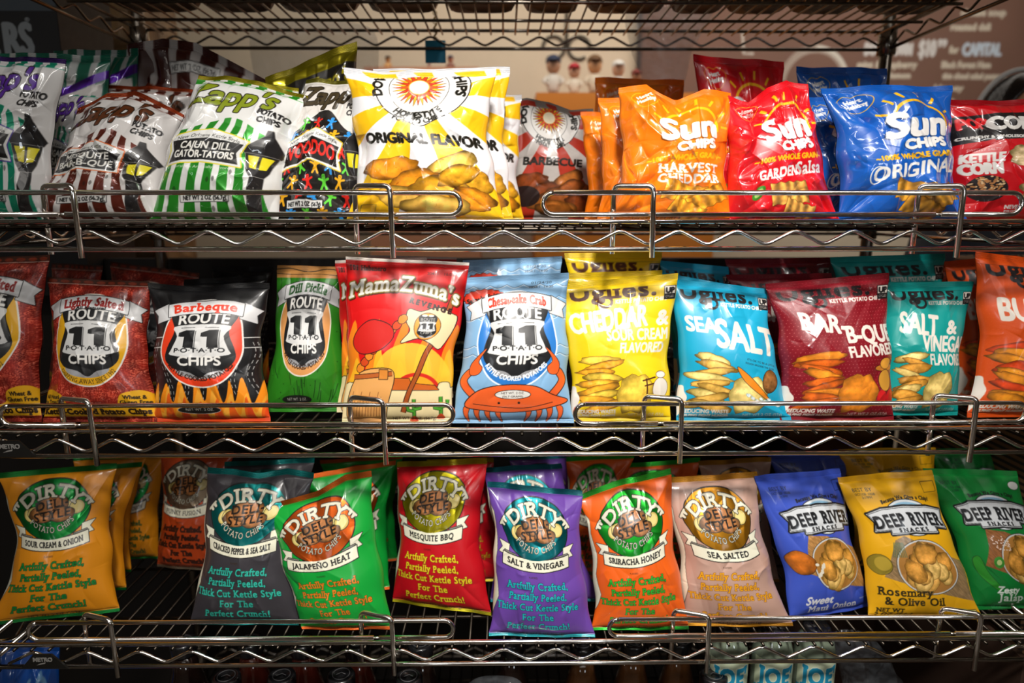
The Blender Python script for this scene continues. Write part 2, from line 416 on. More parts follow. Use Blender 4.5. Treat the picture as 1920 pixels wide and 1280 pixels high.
        for sg in (-1, 1):
            c.line(smooth([(50 + sg * 34, 112), (50 + sg * 44, 100), (50 + sg * 42, 92), (50 + sg * 36, 88)], 6, False), 7.4, ol); c.line(smooth([(50 + sg * 34, 112), (50 + sg * 44, 100), (50 + sg * 42, 92), (50 + sg * 36, 88)], 6, False), 6.0, o)
            c.fill(smooth([(50 + sg * 33, 92), (50 + sg * 40, 92), (50 + sg * 40, 82), (50 + sg * 27, 68), (50 + sg * 34, 80), (50 + sg * 30, 86)], 5), o, line=.55, lc=ol)
            for k in range(4):
                x = 50 + sg * (10 + k * 9)
                c.fill(smooth([(x, 122), (x + sg * 5, 124), (x + sg * 4, 131), (x - sg * 1, 138), (x + sg * 1, 130)], 4), o, line=.5, lc=ol)
        c.fill(smooth([(9, 122), (17, 110), (30, 104), (50, 102), (70, 104), (84, 112), (97, 118), (80, 124), (50, 128), (25, 126)], 6), o, line=.7, lc=ol)
        c.fill(ell(50, 111, 15, 4), '#ecebe4', line=.5); c.text('NET WT. 2 OZ.', 50, 110.6, 1.9, '#241a18', width=20); c.text('(56.7 GRAMS)', 50, 113.8, 1.7, '#241a18', width=18)
        for x in (38, 55): c.fill(ell(x, 119, 1.1, 1.1), ol)
        c.line(smooth([(16, 120), (40, 123), (60, 124), (84, 119)], 6, False), .6, ol)
    else:
        c.text('KETTLE COOKED POTATOES', cx, 102.3, 4.2, '#2a1a14', bold=.15, width=68, warp=ring_dn(cx, 62, 36))
        c.fill(ell(44, 127, 18, 4), '#1a1b18', line=.4, lc='#cfcfcf' if kind == 'bbq' else '#12300e'); c.text('NET WT. 2 OZ.', 44, 128, 2.6, '#d8d6cc', width=24)

def d_red_desert(c):
    c.fill(rect(0, 0, 100, 140), lambda X, Y: np.array([.80, .07, .08])[None, None] * np.ones_like(X)[:, :, None])
    c.fill(rect(0, 0, 100, 3), '#e6ddd2')
    flames(c, 40, 96, ['#e8811c', '#f0b12a'], 9, 5)
    c.fill(ell(62, 104, 36, 34), '#f2c03a', a=.9); c.fill(ell(67, 112, 22, 17), '#c92a1c'); c.fill(ell(67, 113, 19, 15), '#f0a126')
    c.fill(smooth([(-2, 108), (20, 106), (40, 109), (60, 107), (84, 109), (88, 104), (96, 104), (98, 109), (102, 110), (102, 142), (-2, 142)], 3), '#e9d7a6', line=.5)
    c.fill(np.array([(36, 100), (60, 100), (62, 104), (84, 106), (88, 110), (34, 110)]), '#c4611f', line=.5)
    # flag on its pole
    pole = smooth([(92, 30), (84, 60), (76, 78), (64, 104), (56, 130)], 6, False)
    c.line(pole, 5.0, '#2c160c'); c.line(pole, 3.6, '#a1501f')
    c.fill(smooth([(56, 42), (66, 44), (80, 40), (92, 45), (96, 50), (88, 74), (78, 70), (66, 66), (52, 70), (58, 60), (54, 52)], 4), '#e6d3a6', line=.6)
    c.fill(ell(72, 56, 11, 11), '#e6962a', line=.4); route_shield(c, 72, 56, 17, 19, .25)
    # red peppers, blanket and a cactus stand
    r = np.random.RandomState(3)
    for i in range(9):
        x, y = 14 + i * 4.6, 92 - i * 5.2
        c.fill(ell(x, y, 4.2, 3.2, 20, -.7, .1, i), '#c9481e' if i % 2 else '#e0862a', line=.45)
    c.fill(smooth([(12, 60), (24, 52), (40, 56), (44, 66), (34, 76), (16, 80), (8, 72)], 5), '#c4231c', line=.6)
    c.fill(smooth([(14, 96), (40, 92), (46, 100), (42, 124), (36, 140), (8, 140), (6, 116)], 5), '#e0a560', line=.6)
    for k in range(12): c.line([(10 + k * 2.6, 112 + (k % 3) * 4), (8 + k * 2.6, 134)], .4, '#6b3716')
    c.line([(8, 100), (44, 96)], 4.5, '#2c160c'); c.line([(8, 100), (44, 96)], 3.4, '#b5602a'); c.fill(rect(32, 93, 40, 101), '#d88a3a', line=.5)
    for x, y in ((66, 126), (90, 124)):
        for pts in ([(x, y - 8), (x, y + 10)], [(x - 6, y - 3), (x - 5.5, y + 2), (x, y + 3)], [(x + 6, y - 5), (x + 5.5, y), (x, y + 1)]):
            c.line(pts, 3.6, '#12300e'); c.line(pts, 2.6, '#4b9a2e')
        c.fill(smooth([(x - 4, y + 12), (x, y + 7), (x + 4, y + 12)], 3), '#c4461e')
    c.text('101 Habanero', 18, 11, 4, '#3a0d08', bold=.3, serif=True, width=30)
    for t, x, w_ in (('Mama', 25, 42), ("Zuma's", 72, 51)):
        c.text(t, x, 27, 12.5, '#e6e2d8', bold=.5, serif=True, width=w_, out=(.9, '#7a6a22'), warp=arch(46, 10, 48), shadow=(.8, 1, '#4a1208'))
    c.text('REVENGE', 74, 41, 4.2, '#2c0c08', bold=.4, serif=True, width=38, track=.2, rot=.25)
    c.text('20411   16:01', 78, 12.5, 2.2, '#3a0d08', width=22)
    c.text('NET WT. 2 OZ. (56.7g)', 66, 137, 2.8, '#2c160c', width=40)

def dots(c, sp=3.2, r=.32, col='#d98a80', a=.8):
    polys = []
    for j in range(int(140 / sp)):
        for i in range(int(100 / sp) + 1):
            x, y = i * sp + (j % 2) * sp / 2, j * sp
            polys.append(np.array([(x - r, y), (x, y + r), (x + r, y), (x, y - r)]))
    c.comp(c.mask(polys), col, 0, a)
def d_ugly(c, kind):
    dk, wh = '#1c1a1c', '#e6ddd2'
    if kind == 'bbq': dots(c)
    if kind == 'buffalo': dots(c, 3.2, .26, '#e8854a', .6)
    brown = '#4b2412' if kind == 'cheddar' else dk
    c.text("Uglies.", 44, 18.8, 14, brown, bold=.7, serif=True, width=78)
    c.fill(rect(-1, -1, 101, 10), DES['ugly_' + kind][0]); 
    if kind == 'bbq': dots(c)
    c.line([(0, 9.9), (100, 9.9)], .25, tuple(hexc(DES['ugly_' + kind][0]) * .7))
    c.line(ell(36, 22.5, 6, 5, 30), 2.6, brown, closed=True)
    c.text('KETTLE POTATO CHIPS', 68, 24.5, 3.6, wh, bold=.25, width=46)
    c.fill(rect(88, 11, 99, 24), dk); c.fill(rect(88.7, 11.7, 98.3, 18.7), wh); c.text('UP', 93.5, 17.9, 4.8, dk, bold=.5, width=8); c.text('CYCLED', 93.5, 22.2, 2, wh, width=8)
    s1 = dict(bold=.9)
    if kind == 'cheddar':
        c.text('CHEDDAR', 40, 49, 19, wh, bold=.9, width=70, rot=-.06); c.text('&', 90, 47, 13, wh, bold=.9, width=12)
        c.text('SOUR CREAM', 66, 60, 10, wh, bold=.5, width=60, rot=.02); c.text('FLAVORED', 70, 72, 9, wh, bold=.45, width=44, rot=.03)
        a, b = '#e9a52e', '#e7c248'
    elif kind == 'salt':
        c.text('SEA', 22, 51, 14, wh, bold=.7, width=30, rot=.05); c.text('SALT', 65, 68, 27, wh, bold=1.2, width=64, rot=.12)
        c.text("IT'S OK TO BE A LITTLE", 78, 80, 1.9, dk, width=32, rot=.2); c.text("ROUGH AROUND THE EDGES", 76, 83.5, 1.9, dk, width=32, rot=.2)
        a, b = '#dcae52', '#e6cd7c'
    elif kind == 'bbq':
        c.text('BAR-', 34, 51, 16, wh, bold=.8, width=40, rot=.17, shear=-.15); c.text('B-QUE', 76, 63, 15, wh, bold=.8, width=48, rot=.02, shear=-.1)
        c.text('FLAVORED', 76, 76, 10, wh, bold=.5, width=48, rot=-.03, shear=-.1)
        a, b = '#d9661c', '#e58a26'
    elif kind == 'vinegar':
        c.text('SALT', 34, 54, 20, wh, bold=.9, width=42, rot=.12, shear=-.15); c.text('&', 72, 54, 13, wh, bold=.9, width=13)
        c.text('VINEGAR', 68, 72, 15, wh, bold=.7, width=60, rot=.04, shear=-.1); c.text('FLAVORED', 72, 86, 11, wh, bold=.5, width=52, rot=.02, shear=-.1)
        a, b = '#d8993a', '#dcc070'
    else:
        c.text('BUFFALO', 54, 56, 18, wh, bold=.9, width=84)
        a, b = '#dd8a22', '#d9561c'
    y0 = 78 if kind not in ('bbq',) else 76
    stack_of_chips(c, 28, y0, 38, 46, 9, a, {'cheddar': 3, 'salt': 13, 'bbq': 23, 'vinegar': 33, 'buffalo': 43}[kind], b if kind != 'buffalo' else '#cf4418')
    chip(c, 61 if kind != 'buffalo' else 88, 112, 19, 19, .5, 77, b, line=.2)
    if kind == 'cheddar':
        c.fill(ell(87, 107, 8, 10), wh, line=.4, lc=brown); c.fill(ell(88, 94, 5, 3), wh, line=.4, lc=brown)
        for pts in ([(72, 97), (74, 118)], [(68, 99), (82, 96)], [(70, 120), (76, 112)], [(70, 104), (80, 102)]): c.line(pts, 1.4, brown)
    if kind == 'salt':
        c.fill(smooth([(52, 84), (62, 92), (84, 118), (74, 112), (58, 98)], 4), '#e0861e', line=.5)
        c.fill(ell(84, 98, 8, 12, 30, .3), chipcol('#8a5c30', 84, 98, 8, 12, .3, 4), line=.4)
        for i in range(9): chip(c, 62 + i * 4, 112 + (i * 7 % 5) + i, 2.6, 1.8, .6, i, '#d8ecf4', wob=.4)
    if kind == 'bbq':
        c.fill(ell(88, 88, 11, 3), '#c47a2a', line=.4); c.fill(ell(88, 84, 6, 5), '#d99a3c', line=.3); c.fill(ell(88, 100, 6.5, 10), '#c89036', line=.4); c.fill(ell(84, 116, 5, 7), '#c21c20'); c.fill(ell(94, 116, 5, 7), '#c21c20')
    c.fill(smooth([(-2, 108), (3, 104), (5, 110), (8, 116), (5, 126), (2, 132), (-2, 134)], 3), wh)
    c.text('REDUCING WASTE', 24, 131, 3.8, wh, bold=.3, width=40); c.text('HELPING FIGHT HUNGER', 24, 134.6, 2.3, wh, bold=.2, width=40)
    c.text('NET WT 2 OZ (57g)', 74, 134, 2.8, wh, width=36)

def d_river(c, kind):
    base = {'maui': '#3d55b8', 'rosemary': '#e0a817', 'jalapeno': '#0f7a34'}[kind]
    cx = 50
    c.text('BEST BY', 19, 15, 3.4, '#20242c', width=20); c.text('OCT1320  10S08', 20, 18.5, 2.1, '#20242c', width=20); c.text('2:17PM', 21, 21.5, 2, '#20242c', width=10)
    c.text('Because We Give a Chip!', 58, 23.5, 3.2, '#17181a', bold=.12, serif=True, width=52, warp=arch(58, 3.4, 26))
    c.fill(ell(56, 40, 25, 16), '#dfe6ea', line=.6)
    c.fill(ell(56, 40, 23, 14), '#8db9d4'); c.fill(ell(46, 38, 14, 7), '#4d8060'); c.fill(ell(66, 38, 14, 6), '#5f9a4e'); c.fill(ell(58, 41, 12, 5), '#bfe0ee')
    plate = np.array([(12, 36), (30, 31), (56, 29.5), (82, 31), (101, 36), (97, 44), (98, 53), (84, 50), (84, 55), (56, 53), (30, 55), (30, 51), (14, 53), (17, 44)], float); plate[:, 0] = plate[:, 0] * .95
    c.fill(plate, '#cfd3d6', line=1.6, lc='#17181a'); c.fill((plate - [53, 42]) * [.97, .9] + [53, 42], '#cfd3d6', line=.35)
    c.text('DEEP RIVER', 53, 46.5, 11, '#1a1b1e', bold=.45, serif=True, width=76, warp=arch(53, 3.4, 38), shadow=(.6, .7, '#8a8f94'))
    c.text('SNACKS', 54, 52.3, 3.2, '#1a1b1e', bold=.2, serif=True, width=34, track=.25)
    wood = {'maui': '#a87c48', 'rosemary': '#8d7350', 'jalapeno': '#8a5a34'}[kind]
    x0 = {'maui': 56, 'rosemary': 56, 'jalapeno': 66}[kind]
    c.fill(np.array([(30, 56), (52, 58), (96, 76), (98, 116), (78, 112), (18, 92)]) if kind != 'rosemary' else np.array([(30, 60), (40, 56), (98, 84), (96, 104), (99, 122), (14, 96)]),
           lambda X, Y: np.clip(hexc(wood)[None, None] * (.85 + .35 * vnoise(X + Y, (Y - X) * 6, 6, 2))[:, :, None], 0, 1))
    c.fill(ell(x0, 86, 30, 26), '#c9c9c6', line=.4); c.fill(ell(x0, 86, 28.5, 24.6), '#a9783a')
    r = np.random.RandomState(11)
    for i in range(17):
        a = r.uniform(0, 2 * PI); d = math.sqrt(r.rand()) * .62
        chip(c, x0 + math.cos(a) * d * 30, 86 + math.sin(a) * d * 26, r.uniform(8, 13), r.uniform(7, 11), r.uniform(0, 3), i + 50, ('#d9a654', '#cf9440', '#dcb568')[i % 3], line=.12, dark=.55)
    if kind == 'maui':
        c.fill(smooth([(2, 78), (12, 70), (24, 74), (30, 82), (22, 92), (8, 92)], 5), chipcol('#b5651e', 16, 82, 16, 12, 0, 3, .5), line=.2)
        for i in range(10): c.fill(ell(30 + (i * 13 % 9), 84 + (i * 7 % 13), 2.4, 1.5, 12, i), '#e2dccb')
        c.text('Sweet', 30, 124, 8, '#e8e8ec', bold=.4, shear=.3, width=30); c.text('Maui Onion', 48, 133, 7, '#e8e8ec', bold=.3, serif=True, width=58)
        c.text('Flavored Kettle', 90, 127, 1.8, '#e8e8ec', width=16)
    elif kind == 'rosemary':
        c.fill(ell(12, 84, 10, 10), '#8a7a28', line=.3); c.fill(ell(14, 83, 7, 7), '#b39a3a')
        for k in range(8): c.line([(28 + k * 1.2, 62), (25 + k * 1.8, 76)], .8, '#5a6b4a')
        c.text('Rosemary', 32, 114, 8, '#2a2412', bold=.3, serif=True, width=48); c.text('& Olive Oil', 40, 124, 8, '#2a2412', bold=.3, serif=True, width=54)
        c.text('NET WT', 18, 132, 4, '#2a2412', bold=.3, serif=True, width=24); c.text('2 OZ (56g)', 22, 137, 4, '#2a2412', bold=.3, serif=True, width=34)
        c.fill(rect(78, 130, 96, 138), '#e8d27a', line=.4); c.text('150 230', 87, 135, 3, '#2a2412', width=16)
    else:
        c.fill(smooth([(8, 88), (14, 84), (20, 100), (30, 116), (24, 116), (12, 104)], 5), '#2c8a2c', line=.3)
        for i in range(40): c.fill(ell(30 + r.uniform(0, 20), 62 + r.uniform(0, 14), .8, .6), '#e9d3c8')
        c.fill(ell(32, 88, 6, 6), '#3f8a34'); c.fill(ell(32, 88, 3, 3), '#c8d890')
        c.text('Zesty', 36, 120, 7, '#e4ece4', bold=.4, shear=.3, width=24); c.text('Jalapeño', 52, 129, 8, '#e4ece4', bold=.3, serif=True, width=50)
        c.fill(rect(20, 132, 40, 139), '#2b8b4a', line=.3); c.text('150 200', 30, 137, 3, '#0c2c14', width=18)
    c.fill(ell(90, 15, 6, 4) if kind == 'jalapeno' else rect(82, 10, 96, 19), '#d8d8d2' if kind == 'jalapeno' else base, line=.4)

def script_word(c, x, y, h, col, outl, width, word="Zapp's", rot=-.08):
    c.text(word, x, y, h, col, bold=.7, shear=.28, serif=False, width=width, rot=rot, out=(.9, outl))
def lantern(c, x, y, k=1.0):
    bl = '#1f1d1e'
    P = lambda L: np.array([(x + a * k, y + b * k) for a, b in L])
    c.fill(P([(-4, 24), (5, 24), (7, 90), (-6, 90)]), bl, line=.3, lc='#6b6866')
    c.fill(P([(-2, -24), (3, -24), (4, -18), (8, -12), (15, -2), (13, 2), (-13, 2), (-15, -2), (-8, -12), (-3, -18)]), bl, line=.35, lc='#8d8a86')
    c.fill(P([(-12, 2), (12, 2), (8, 20), (5, 26), (-5, 26), (-8, 20)]), bl, line=.35, lc='#8d8a86')
    c.fill(P([(-9.5, 4), (-1, 4), (-1, 18), (-6, 17)]), '#d6c81e'); c.fill(P([(1, 4), (9.5, 4), (6, 17), (1, 18)]), '#e0d22a')
def d_zapp(c, stripe, foilc, line1, line2, script, plate_line, nstripe=7):
    seal(c, foilc, .85, 4, 3)
    # striped skirt below a swung edge
    edge = lambda x: 58 - 18 * math.exp(-((x - 52) / 26) ** 2) + 4
    for i in range(nstripe):
        x0 = i * 100 / nstripe; x1 = x0 + 100 / nstripe * .56
        xm = lambda x, t: 50 + (x - 50) * (.72 + .28 * t)
        P = [(xm(x0, 0), edge(xm(x0, 0)))] + [(xm(x, 0), edge(xm(x, 0))) for x in np.linspace(x0, x1, 5)] + [(xm(x1, .5), 100), (xm(x1, 1) + 1, 137), (xm(x0, 1) - 1, 137), (xm(x0, .5), 100)]
        c.fill(np.array(P), stripe, .35)
    top = [(x, 4) for x in (0, 100)]
    for i in range(nstripe): c.fill(rect(i * 100 / nstripe, 4, i * 100 / nstripe + 7, 9), stripe, .3)
    c.line([(0, 9.3), (100, 9.3)], .5, stripe)
    script_word(c, 43, 32, 19, script, '#1c1712', 76)
    c.text('POTATO', 82, 37, 5.4, '#1c1b1c', bold=.35, width=25, rot=.08); c.text('CHIPS', 80, 44.5, 5.4, '#1c1b1c', bold=.35, width=19, rot=.08)
    lantern(c, 84, 74, .95)
    # name plate
    pl = np.array([(8, 66), (24, 61), (40, 57.5), (56, 61), (72, 66), (69, 78), (72, 91), (40, 88), (8, 91), (11, 78)])
    c.fill(pl, '#dcdcd8', line=1.0, lc=plate_line); c.fill(np.array([(11, 69.5), (40, 66.2), (69, 69.5), (66, 78), (69, 88.5), (40, 85.8), (11, 88.5), (14, 78)]), '#1b1b1c', line=.3)
    c.text('New Orleans Kettle Style', 40, 65.0, 3.1, '#1a1a1a', bold=.1, width=52, warp=arch(40, 4.2, 27))
    if line2:
        c.text(line1, 40, 76, 6.2, '#e6e4dc', bold=.3, width=42); c.text(line2, 40, 84.4, 6.4, '#e6e4dc', bold=.3, width=50)
    else: c.text(line1, 40, 84, 13, '#e6e4dc', bold=.8, width=52)
    c.text('Naturally & Artificially Flavored', 40, 94, 2.4, '#e6e4dc', width=52)
    c.fill(rect(26, 116, 66, 123), '#d9d9d6', line=.4); c.text('NET WT 2 OZ (56.7g)', 46, 121.4, 3.6, '#1a1a1a', bold=.12, width=36)
    r = np.random.RandomState(4)
    for i in range(12):
        x, y = r.uniform(6, 66), r.uniform(96, 134); c.fill(smooth([(x, y - 2.6), (x + 1.4, y), (x, y + 2.6), (x - 1.4, y)], 3), '#14100e', a=.45)
def doll(c, x, y, col, k=1.0, rot=0):
    L = [(-1.6, -6), (1.6, -6), (2, -3.4), (1.4, -2.4), (5, -3.4), (5.4, -1.6), (2, -.4), (1.8, 2), (4, 6.6), (2, 7.2), (0, 3.6), (-2, 7.2), (-4, 6.6), (-1.8, 2), (-2, -.4), (-5.4, -1.6), (-5, -3.4), (-1.4, -2.4), (-2, -3.4)]
    cs, sn = math.cos(rot), math.sin(rot)
    c.fill(smooth([(x + (a * cs - b * sn) * k, y + (a * sn + b * cs) * k) for a, b in L], 3), col, line=.3)
    for sx in (-.8, .8): c.fill(ell(x + (sx * cs + 4.6 * sn) * k, y + (sx * sn - 4.6 * cs) * k, .35 * k, .35 * k, 8), '#101010')
def d_voodoo(c):
    seal(c, '#6f6a14', .85, 4, 3)
    top = [(0, 60)] + [(x, 64 - 26 * math.exp(-((x - 45) / 24) ** 2)) for x in np.linspace(4, 96, 20)] + [(100, 64), (100, 137), (0, 137)]
    c.fill(np.array(top), '#161412')
    cols = ['#2f8fd8', '#5cc83a', '#e0a41e', '#d8281e']
    r = np.random.RandomState(8); k = 0
    for j in range(7):
        for i in range(6):
            y = 52 + j * 13.5; x = 8 + i * 16 + (j % 2) * 7
            if y < 64 and (x < 22 or x > 70): continue
            doll(c, x, y, cols[(i + j * 3 + k) % 4], .95, r.uniform(-.5, .5)); k += r.randint(2)
    script_word(c, 45, 30, 19, '#3c3322', '#1c1712', 76)
    c.text('POTATO', 80, 36, 5.2, '#1c1b1c', bold=.35, width=25, rot=.08); c.text('CHIPS', 79, 43, 5.2, '#1c1b1c', bold=.35, width=19, rot=.08)
    lantern(c, 86, 76, .9)
    pl = np.array([(10, 72), (40, 58), (72, 72), (69, 84), (73, 97), (42, 87), (8, 97), (12, 84)])
    c.fill(pl, '#dcdcd8', line=1.0, lc='#d6b82a'); c.fill(np.array([(14, 76), (41, 68), (69, 76), (67, 84), (69, 93.5), (42, 85.5), (12, 93.5), (15, 84)]), '#1b1311', line=.3)
    c.text('New Orleans Kettle Style', 41, 66.6, 3.1, '#1a1a1a', bold=.1, width=52, warp=arch(41, 8, 27))
    c.text('VOODOO', 41, 82.5, 11.5, '#d8281e', bold=.5, width=50, warp=arch(41, 7, 27))
    c.fill(rect(20, 122, 56, 128.5), '#d9d9d6', line=.4); c.text('NET WT 2 OZ (56.7g)', 38, 127.2, 3.4, '#1a1a1a', bold=.12, width=33)
def d_voodoo_back(c):
    c.fill(rect(0, 0, 100, 16), '#8f8416', .85); c.fill(rect(0, 136, 100, 140), '#8f8416', .85)
    c.text("Zapp's", 70, 34, 14, '#8f8416', bold=.6, shear=.28, width=50)
    r = np.random.RandomState(18); cols = ['#2f8fd8', '#5cc83a', '#e0a41e', '#d8281e']
    for j in range(7):
        for i in range(6): doll(c, 8 + i * 16 + (j % 2) * 7, 44 + j * 13.5, cols[(i + j * 3) % 4], .95, r.uniform(-.5, .5))
def d_homestyle(c, kind):
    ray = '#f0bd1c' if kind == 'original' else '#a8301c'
    cx, cy = 50, 28
    for k in range(9):
        a0 = k * 2 * PI / 9 + .18; a1 = a0 + .36
        c.fill(np.array([(cx, cy), (cx + 190 * math.sin(a0), cy + 190 * math.cos(a0)), (cx + 190 * math.sin(a1), cy + 190 * math.cos(a1))]), ray)
    c.fill(smooth([(22, 10), (36, 2), (52, -1), (68, 2), (82, 10), (84, 26), (76, 42), (62, 52), (52, 57), (42, 52), (28, 42), (20, 26)], 5), '#e8e6e2', line=.7)
    c.fill(ell(cx, 22, 20.5, 23), '#ebe8e2', line=.4)
    for n, r0, col in ((16, 19, '#f0b428'), (16, 17.5, '#c23a1c'), (8, 18.5, '#e0551e')):
        for k in range(n):
            a = k * 2 * PI / n + (.2 if n == 16 and r0 == 19 else 0)
            c.fill(np.array([(cx + r0 * math.sin(a), 20 - r0 * math.cos(a)), (cx + 7 * math.sin(a + .23), 20 - 7 * math.cos(a + .23)), (cx + 7 * math.sin(a - .23), 20 - 7 * math.cos(a - .23))]), col, line=.15)
    c.fill(ell(cx, 20, 6.6, 7), '#f2e6c8', line=.6, lc='#e09a20')
    c.text('HOMESTYLE', cx, 50, 5, '#17150f', bold=.35, width=38, warp=ring_dn(cx, 22, 28)); c.text('POTATO CHIPS', cx, 55.3, 4.4, '#17150f', bold=.3, width=38, warp=ring_dn(cx, 20, 35))
    c.text('DOWN HOME CHIPS', cx, -3, 6.5, '#17150f', bold=.5, width=92, warp=ring_up(cx, 23, 26))
    c.text('ORIGINAL FLAVOR' if kind == 'original' else 'BARBECUE', 52, 73 if kind == 'original' else 75, 8.5, '#17150f', bold=.6, width=86 if kind == 'original' else 70, rot=.05 if kind == 'original' else 0)
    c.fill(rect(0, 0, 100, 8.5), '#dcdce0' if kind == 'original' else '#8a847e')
    for x0, x1 in ((12, 34), (46, 58), (72, 92)): c.fill(np.array([(x0, 2.5), (x1, 2.5), (x1 + 2, 8.5), (x0 + 5, 8.5)]), ray)
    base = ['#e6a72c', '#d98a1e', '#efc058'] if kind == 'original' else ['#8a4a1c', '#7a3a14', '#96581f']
    r = np.random.RandomState(2)
    for x, y, rx, ry, rt, s in ((28, 94, 20, 10, -.1, 1), (70, 92, 20, 9, -.5, 2), (84, 104, 14, 12, .6, 3), (46, 106, 20, 10, -.15, 4), (34, 118, 18, 9, .2, 5), (62, 112, 20, 11, .1, 6), (82, 120, 15, 10, .3, 7), (58, 126, 22, 9, .05, 8), (74, 100, 16, 8, -.4, 9)):
        chip(c, x, y, rx, ry, rt, s, base[s % 3], line=.3, dark=.45)
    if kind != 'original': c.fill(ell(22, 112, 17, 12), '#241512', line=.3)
    c.line([(8, 124), (18, 124), (18, 136), (8, 136)], .4, '#333333', closed=True)
def d_sun(c, kind):
    base = {'cheddar': '#ee7a12', 'salsa': '#cf1420', 'original': '#1458b0'}[kind]; b = hexc(base)
    r = np.random.RandomState(6)
    for i in range(46):
        x, y = r.uniform(0, 100), r.uniform(0, 140); s = r.uniform(6, 16); a = r.uniform(0, 6)
        c.fill(np.array([(x + s * math.cos(a + k * 2.1), y + s * math.sin(a + k * 2.1)) for k in range(3)]), np.clip(b * r.uniform(.86, 1.12) + (r.uniform(0, .08)), 0, 1), a=.6)
    cx = 58; ye = '#f0b41e'
    hp = smooth([(20, 12), (25, 10), (32, 15), (28, 24), (20, 29), (13, 24), (9, 16), (14, 11)], 5)
    c.fill(hp, base, line=.5, lc=ye); c.text('Heart', 20, 18, 4, '#e8e4e0', bold=.25, width=13, rot=-.25); c.text('Healthy', 21, 23, 4, '#e8e4e0', bold=.25, width=16, rot=-.25)
    arc = ell(cx + 3, 46, 24, 23, 30, 0, 0, 0, PI * 1.08, PI * 2.05); c.line(arc, 2.6, ye)
    for k in range(7):
        a = PI * (1.1 + .145 * k); q = [(cx + 3 + 28 * math.cos(a), 46 + 27 * math.sin(a)), (cx + 3 + 36 * math.cos(a), 46 + 35 * math.sin(a))]
        c.line(q, 2.4, ye)
    c.text('Sun', cx, 58, 23, '#ece8e4', bold=1.7, width=54, shear=.12, rot=-.10, shadow=(-1, 1.3, tuple(b * .55)))
    c.text('CHIPS', cx + 6, 69.5, 8.4, '#ece8e4', bold=.9, width=36, rot=-.12, shadow=(-.7, .9, tuple(b * .55)))
    c.text('~100% WHOLE GRAIN~', cx - 2, 80, 4.8, ye, bold=.4, width=70, rot=-.10)
    if kind == 'cheddar':
        c.text('HARVEST', cx + 2, 92, 8, '#ece8e4', bold=.35, serif=True, width=58, rot=-.02); c.text('CHEDDAR', cx + 2, 102, 8, '#ece8e4', bold=.35, serif=True, width=58, rot=-.02)
    elif kind == 'salsa':
        c.text('GARDEN', cx - 14, 97, 9, '#ece8e4', bold=.5, serif=True, width=40, rot=-.15, shear=.2); c.text('Salsa', cx + 20, 92, 11, '#ece8e4', bold=.5, serif=True, width=30, rot=-.12)
    else:
        c.text('ORIGINAL', cx - 2, 96, 12, '#ece8e4', bold=.5, width=76, rot=-.16, shear=.2)
        c.line(ell(22, 96, 5.5, 8, 24, .3), 1, '#ece8e4', closed=True)
    cc = {'cheddar': '#d9952e', 'salsa': '#d39a4c', 'original': '#b5822c'}[kind]
    if kind == 'salsa':
        c.fill(ell(24, 112, 4.5, 9, 24, .7), '#3f8a2c'); c.fill(ell(24, 112, 2.5, 6, 24, .7), '#9cc46a'); c.fill(ell(88, 108, 12, 10), '#b01a24')
    for x, y, w_, h_, rt in ((56, 112, 19, 10, .2), (78, 116, 17, 9, -.5), (60, 128, 15, 9, .5)) if kind != 'salsa' else ((54, 112, 18, 11, -.1), (62, 128, 14, 8, .3)):
        P = []
        for t in np.linspace(0, 1, 9): P.append((-w_ + 2 * w_ * t, -h_ + (1.6 if int(t * 8) % 2 else 0)))
        for t in np.linspace(1, 0, 9): P.append((-w_ + 2 * w_ * t, h_ - (1.6 if int(t * 8) % 2 else 0)))
        cs, sn = math.cos(rt), math.sin(rt); P = np.array([(x + a * cs - d * sn, y + a * sn + d * cs) for a, d in P])
        bb = hexc(cc)
        c.fill(P, (lambda X, Y, x=x, y=y, cs=cs, sn=sn, w_=w_: np.clip(bb[None, None] * (1 + .28 * np.sin(((X - x) * cs + (Y - y) * sn) / w_ * 11) + .3 * (vnoise(X, Y, 2.5, 3) - .5))[:, :, None], 0, 1)), line=.25, lc='#5a3008')
    c.text('FLAVORED MULTIGRAIN SNACKS', 36, 133, 2.4, '#2a1208', width=44); c.text('NET WT 1 1/2 OZ (42.5 g)', 36, 137, 2.2, '#2a1208', width=40)
def d_pop(c):
    c.fill(rect(0, 0, 100, 9), '#9c0a16')
    c.fill(np.array([(0, 22), (100, 16), (100, 46), (0, 54)]), '#1b1719')
    c.text('POP', 14, 37, 12, '#d81a24', bold=.9, width=20); c.text('CORNERS', 58, 39, 14, '#e4e0da', bold=1.1, width=68)
    c.text('CRUNCHY & WHOLESOME POPPED-CORN SNACK', 50, 49, 3, '#e4e0da', bold=.2, width=96)
    c.fill(np.array([(0, 60), (26, 50), (40, 140), (0, 140)]), '#c4141f'); c.text('SWEETLY SALTY', 19, 63, 2.6, '#e4e0da', width=22)
    c.text('KETTLE', 19, 75, 9, '#e4e0da', bold=.8, width=28); c.text('CORN', 18, 88, 11, '#e4e0da', bold=1.0, width=28)
    c.fill(ell(20, 104, 15, 14), '#201a1c'); r = np.random.RandomState(3)
    for i in range(110):
        a, d = r.uniform(0, 6.3), math.sqrt(r.rand()); c.fill(ell(20 + 14 * d * math.cos(a), 101 + 10 * d * math.sin(a), 1.1, .9), '#b07a4a' if i % 3 else '#d9b88c')
    for x, y, rx, s in ((50, 72, 14, 1), (58, 104, 13, 2), (80, 90, 16, 3), (84, 116, 14, 4)): chip(c, x, y, rx, rx * .9, .4 * s, s, '#e2c79a', line=.15, wob=.35)
    c.text('NEVER', 42, 126, 4, '#e4e0da', bold=.3, width=14); c.text('FRIED', 42, 131.5, 4, '#e4e0da', bold=.3, width=14)

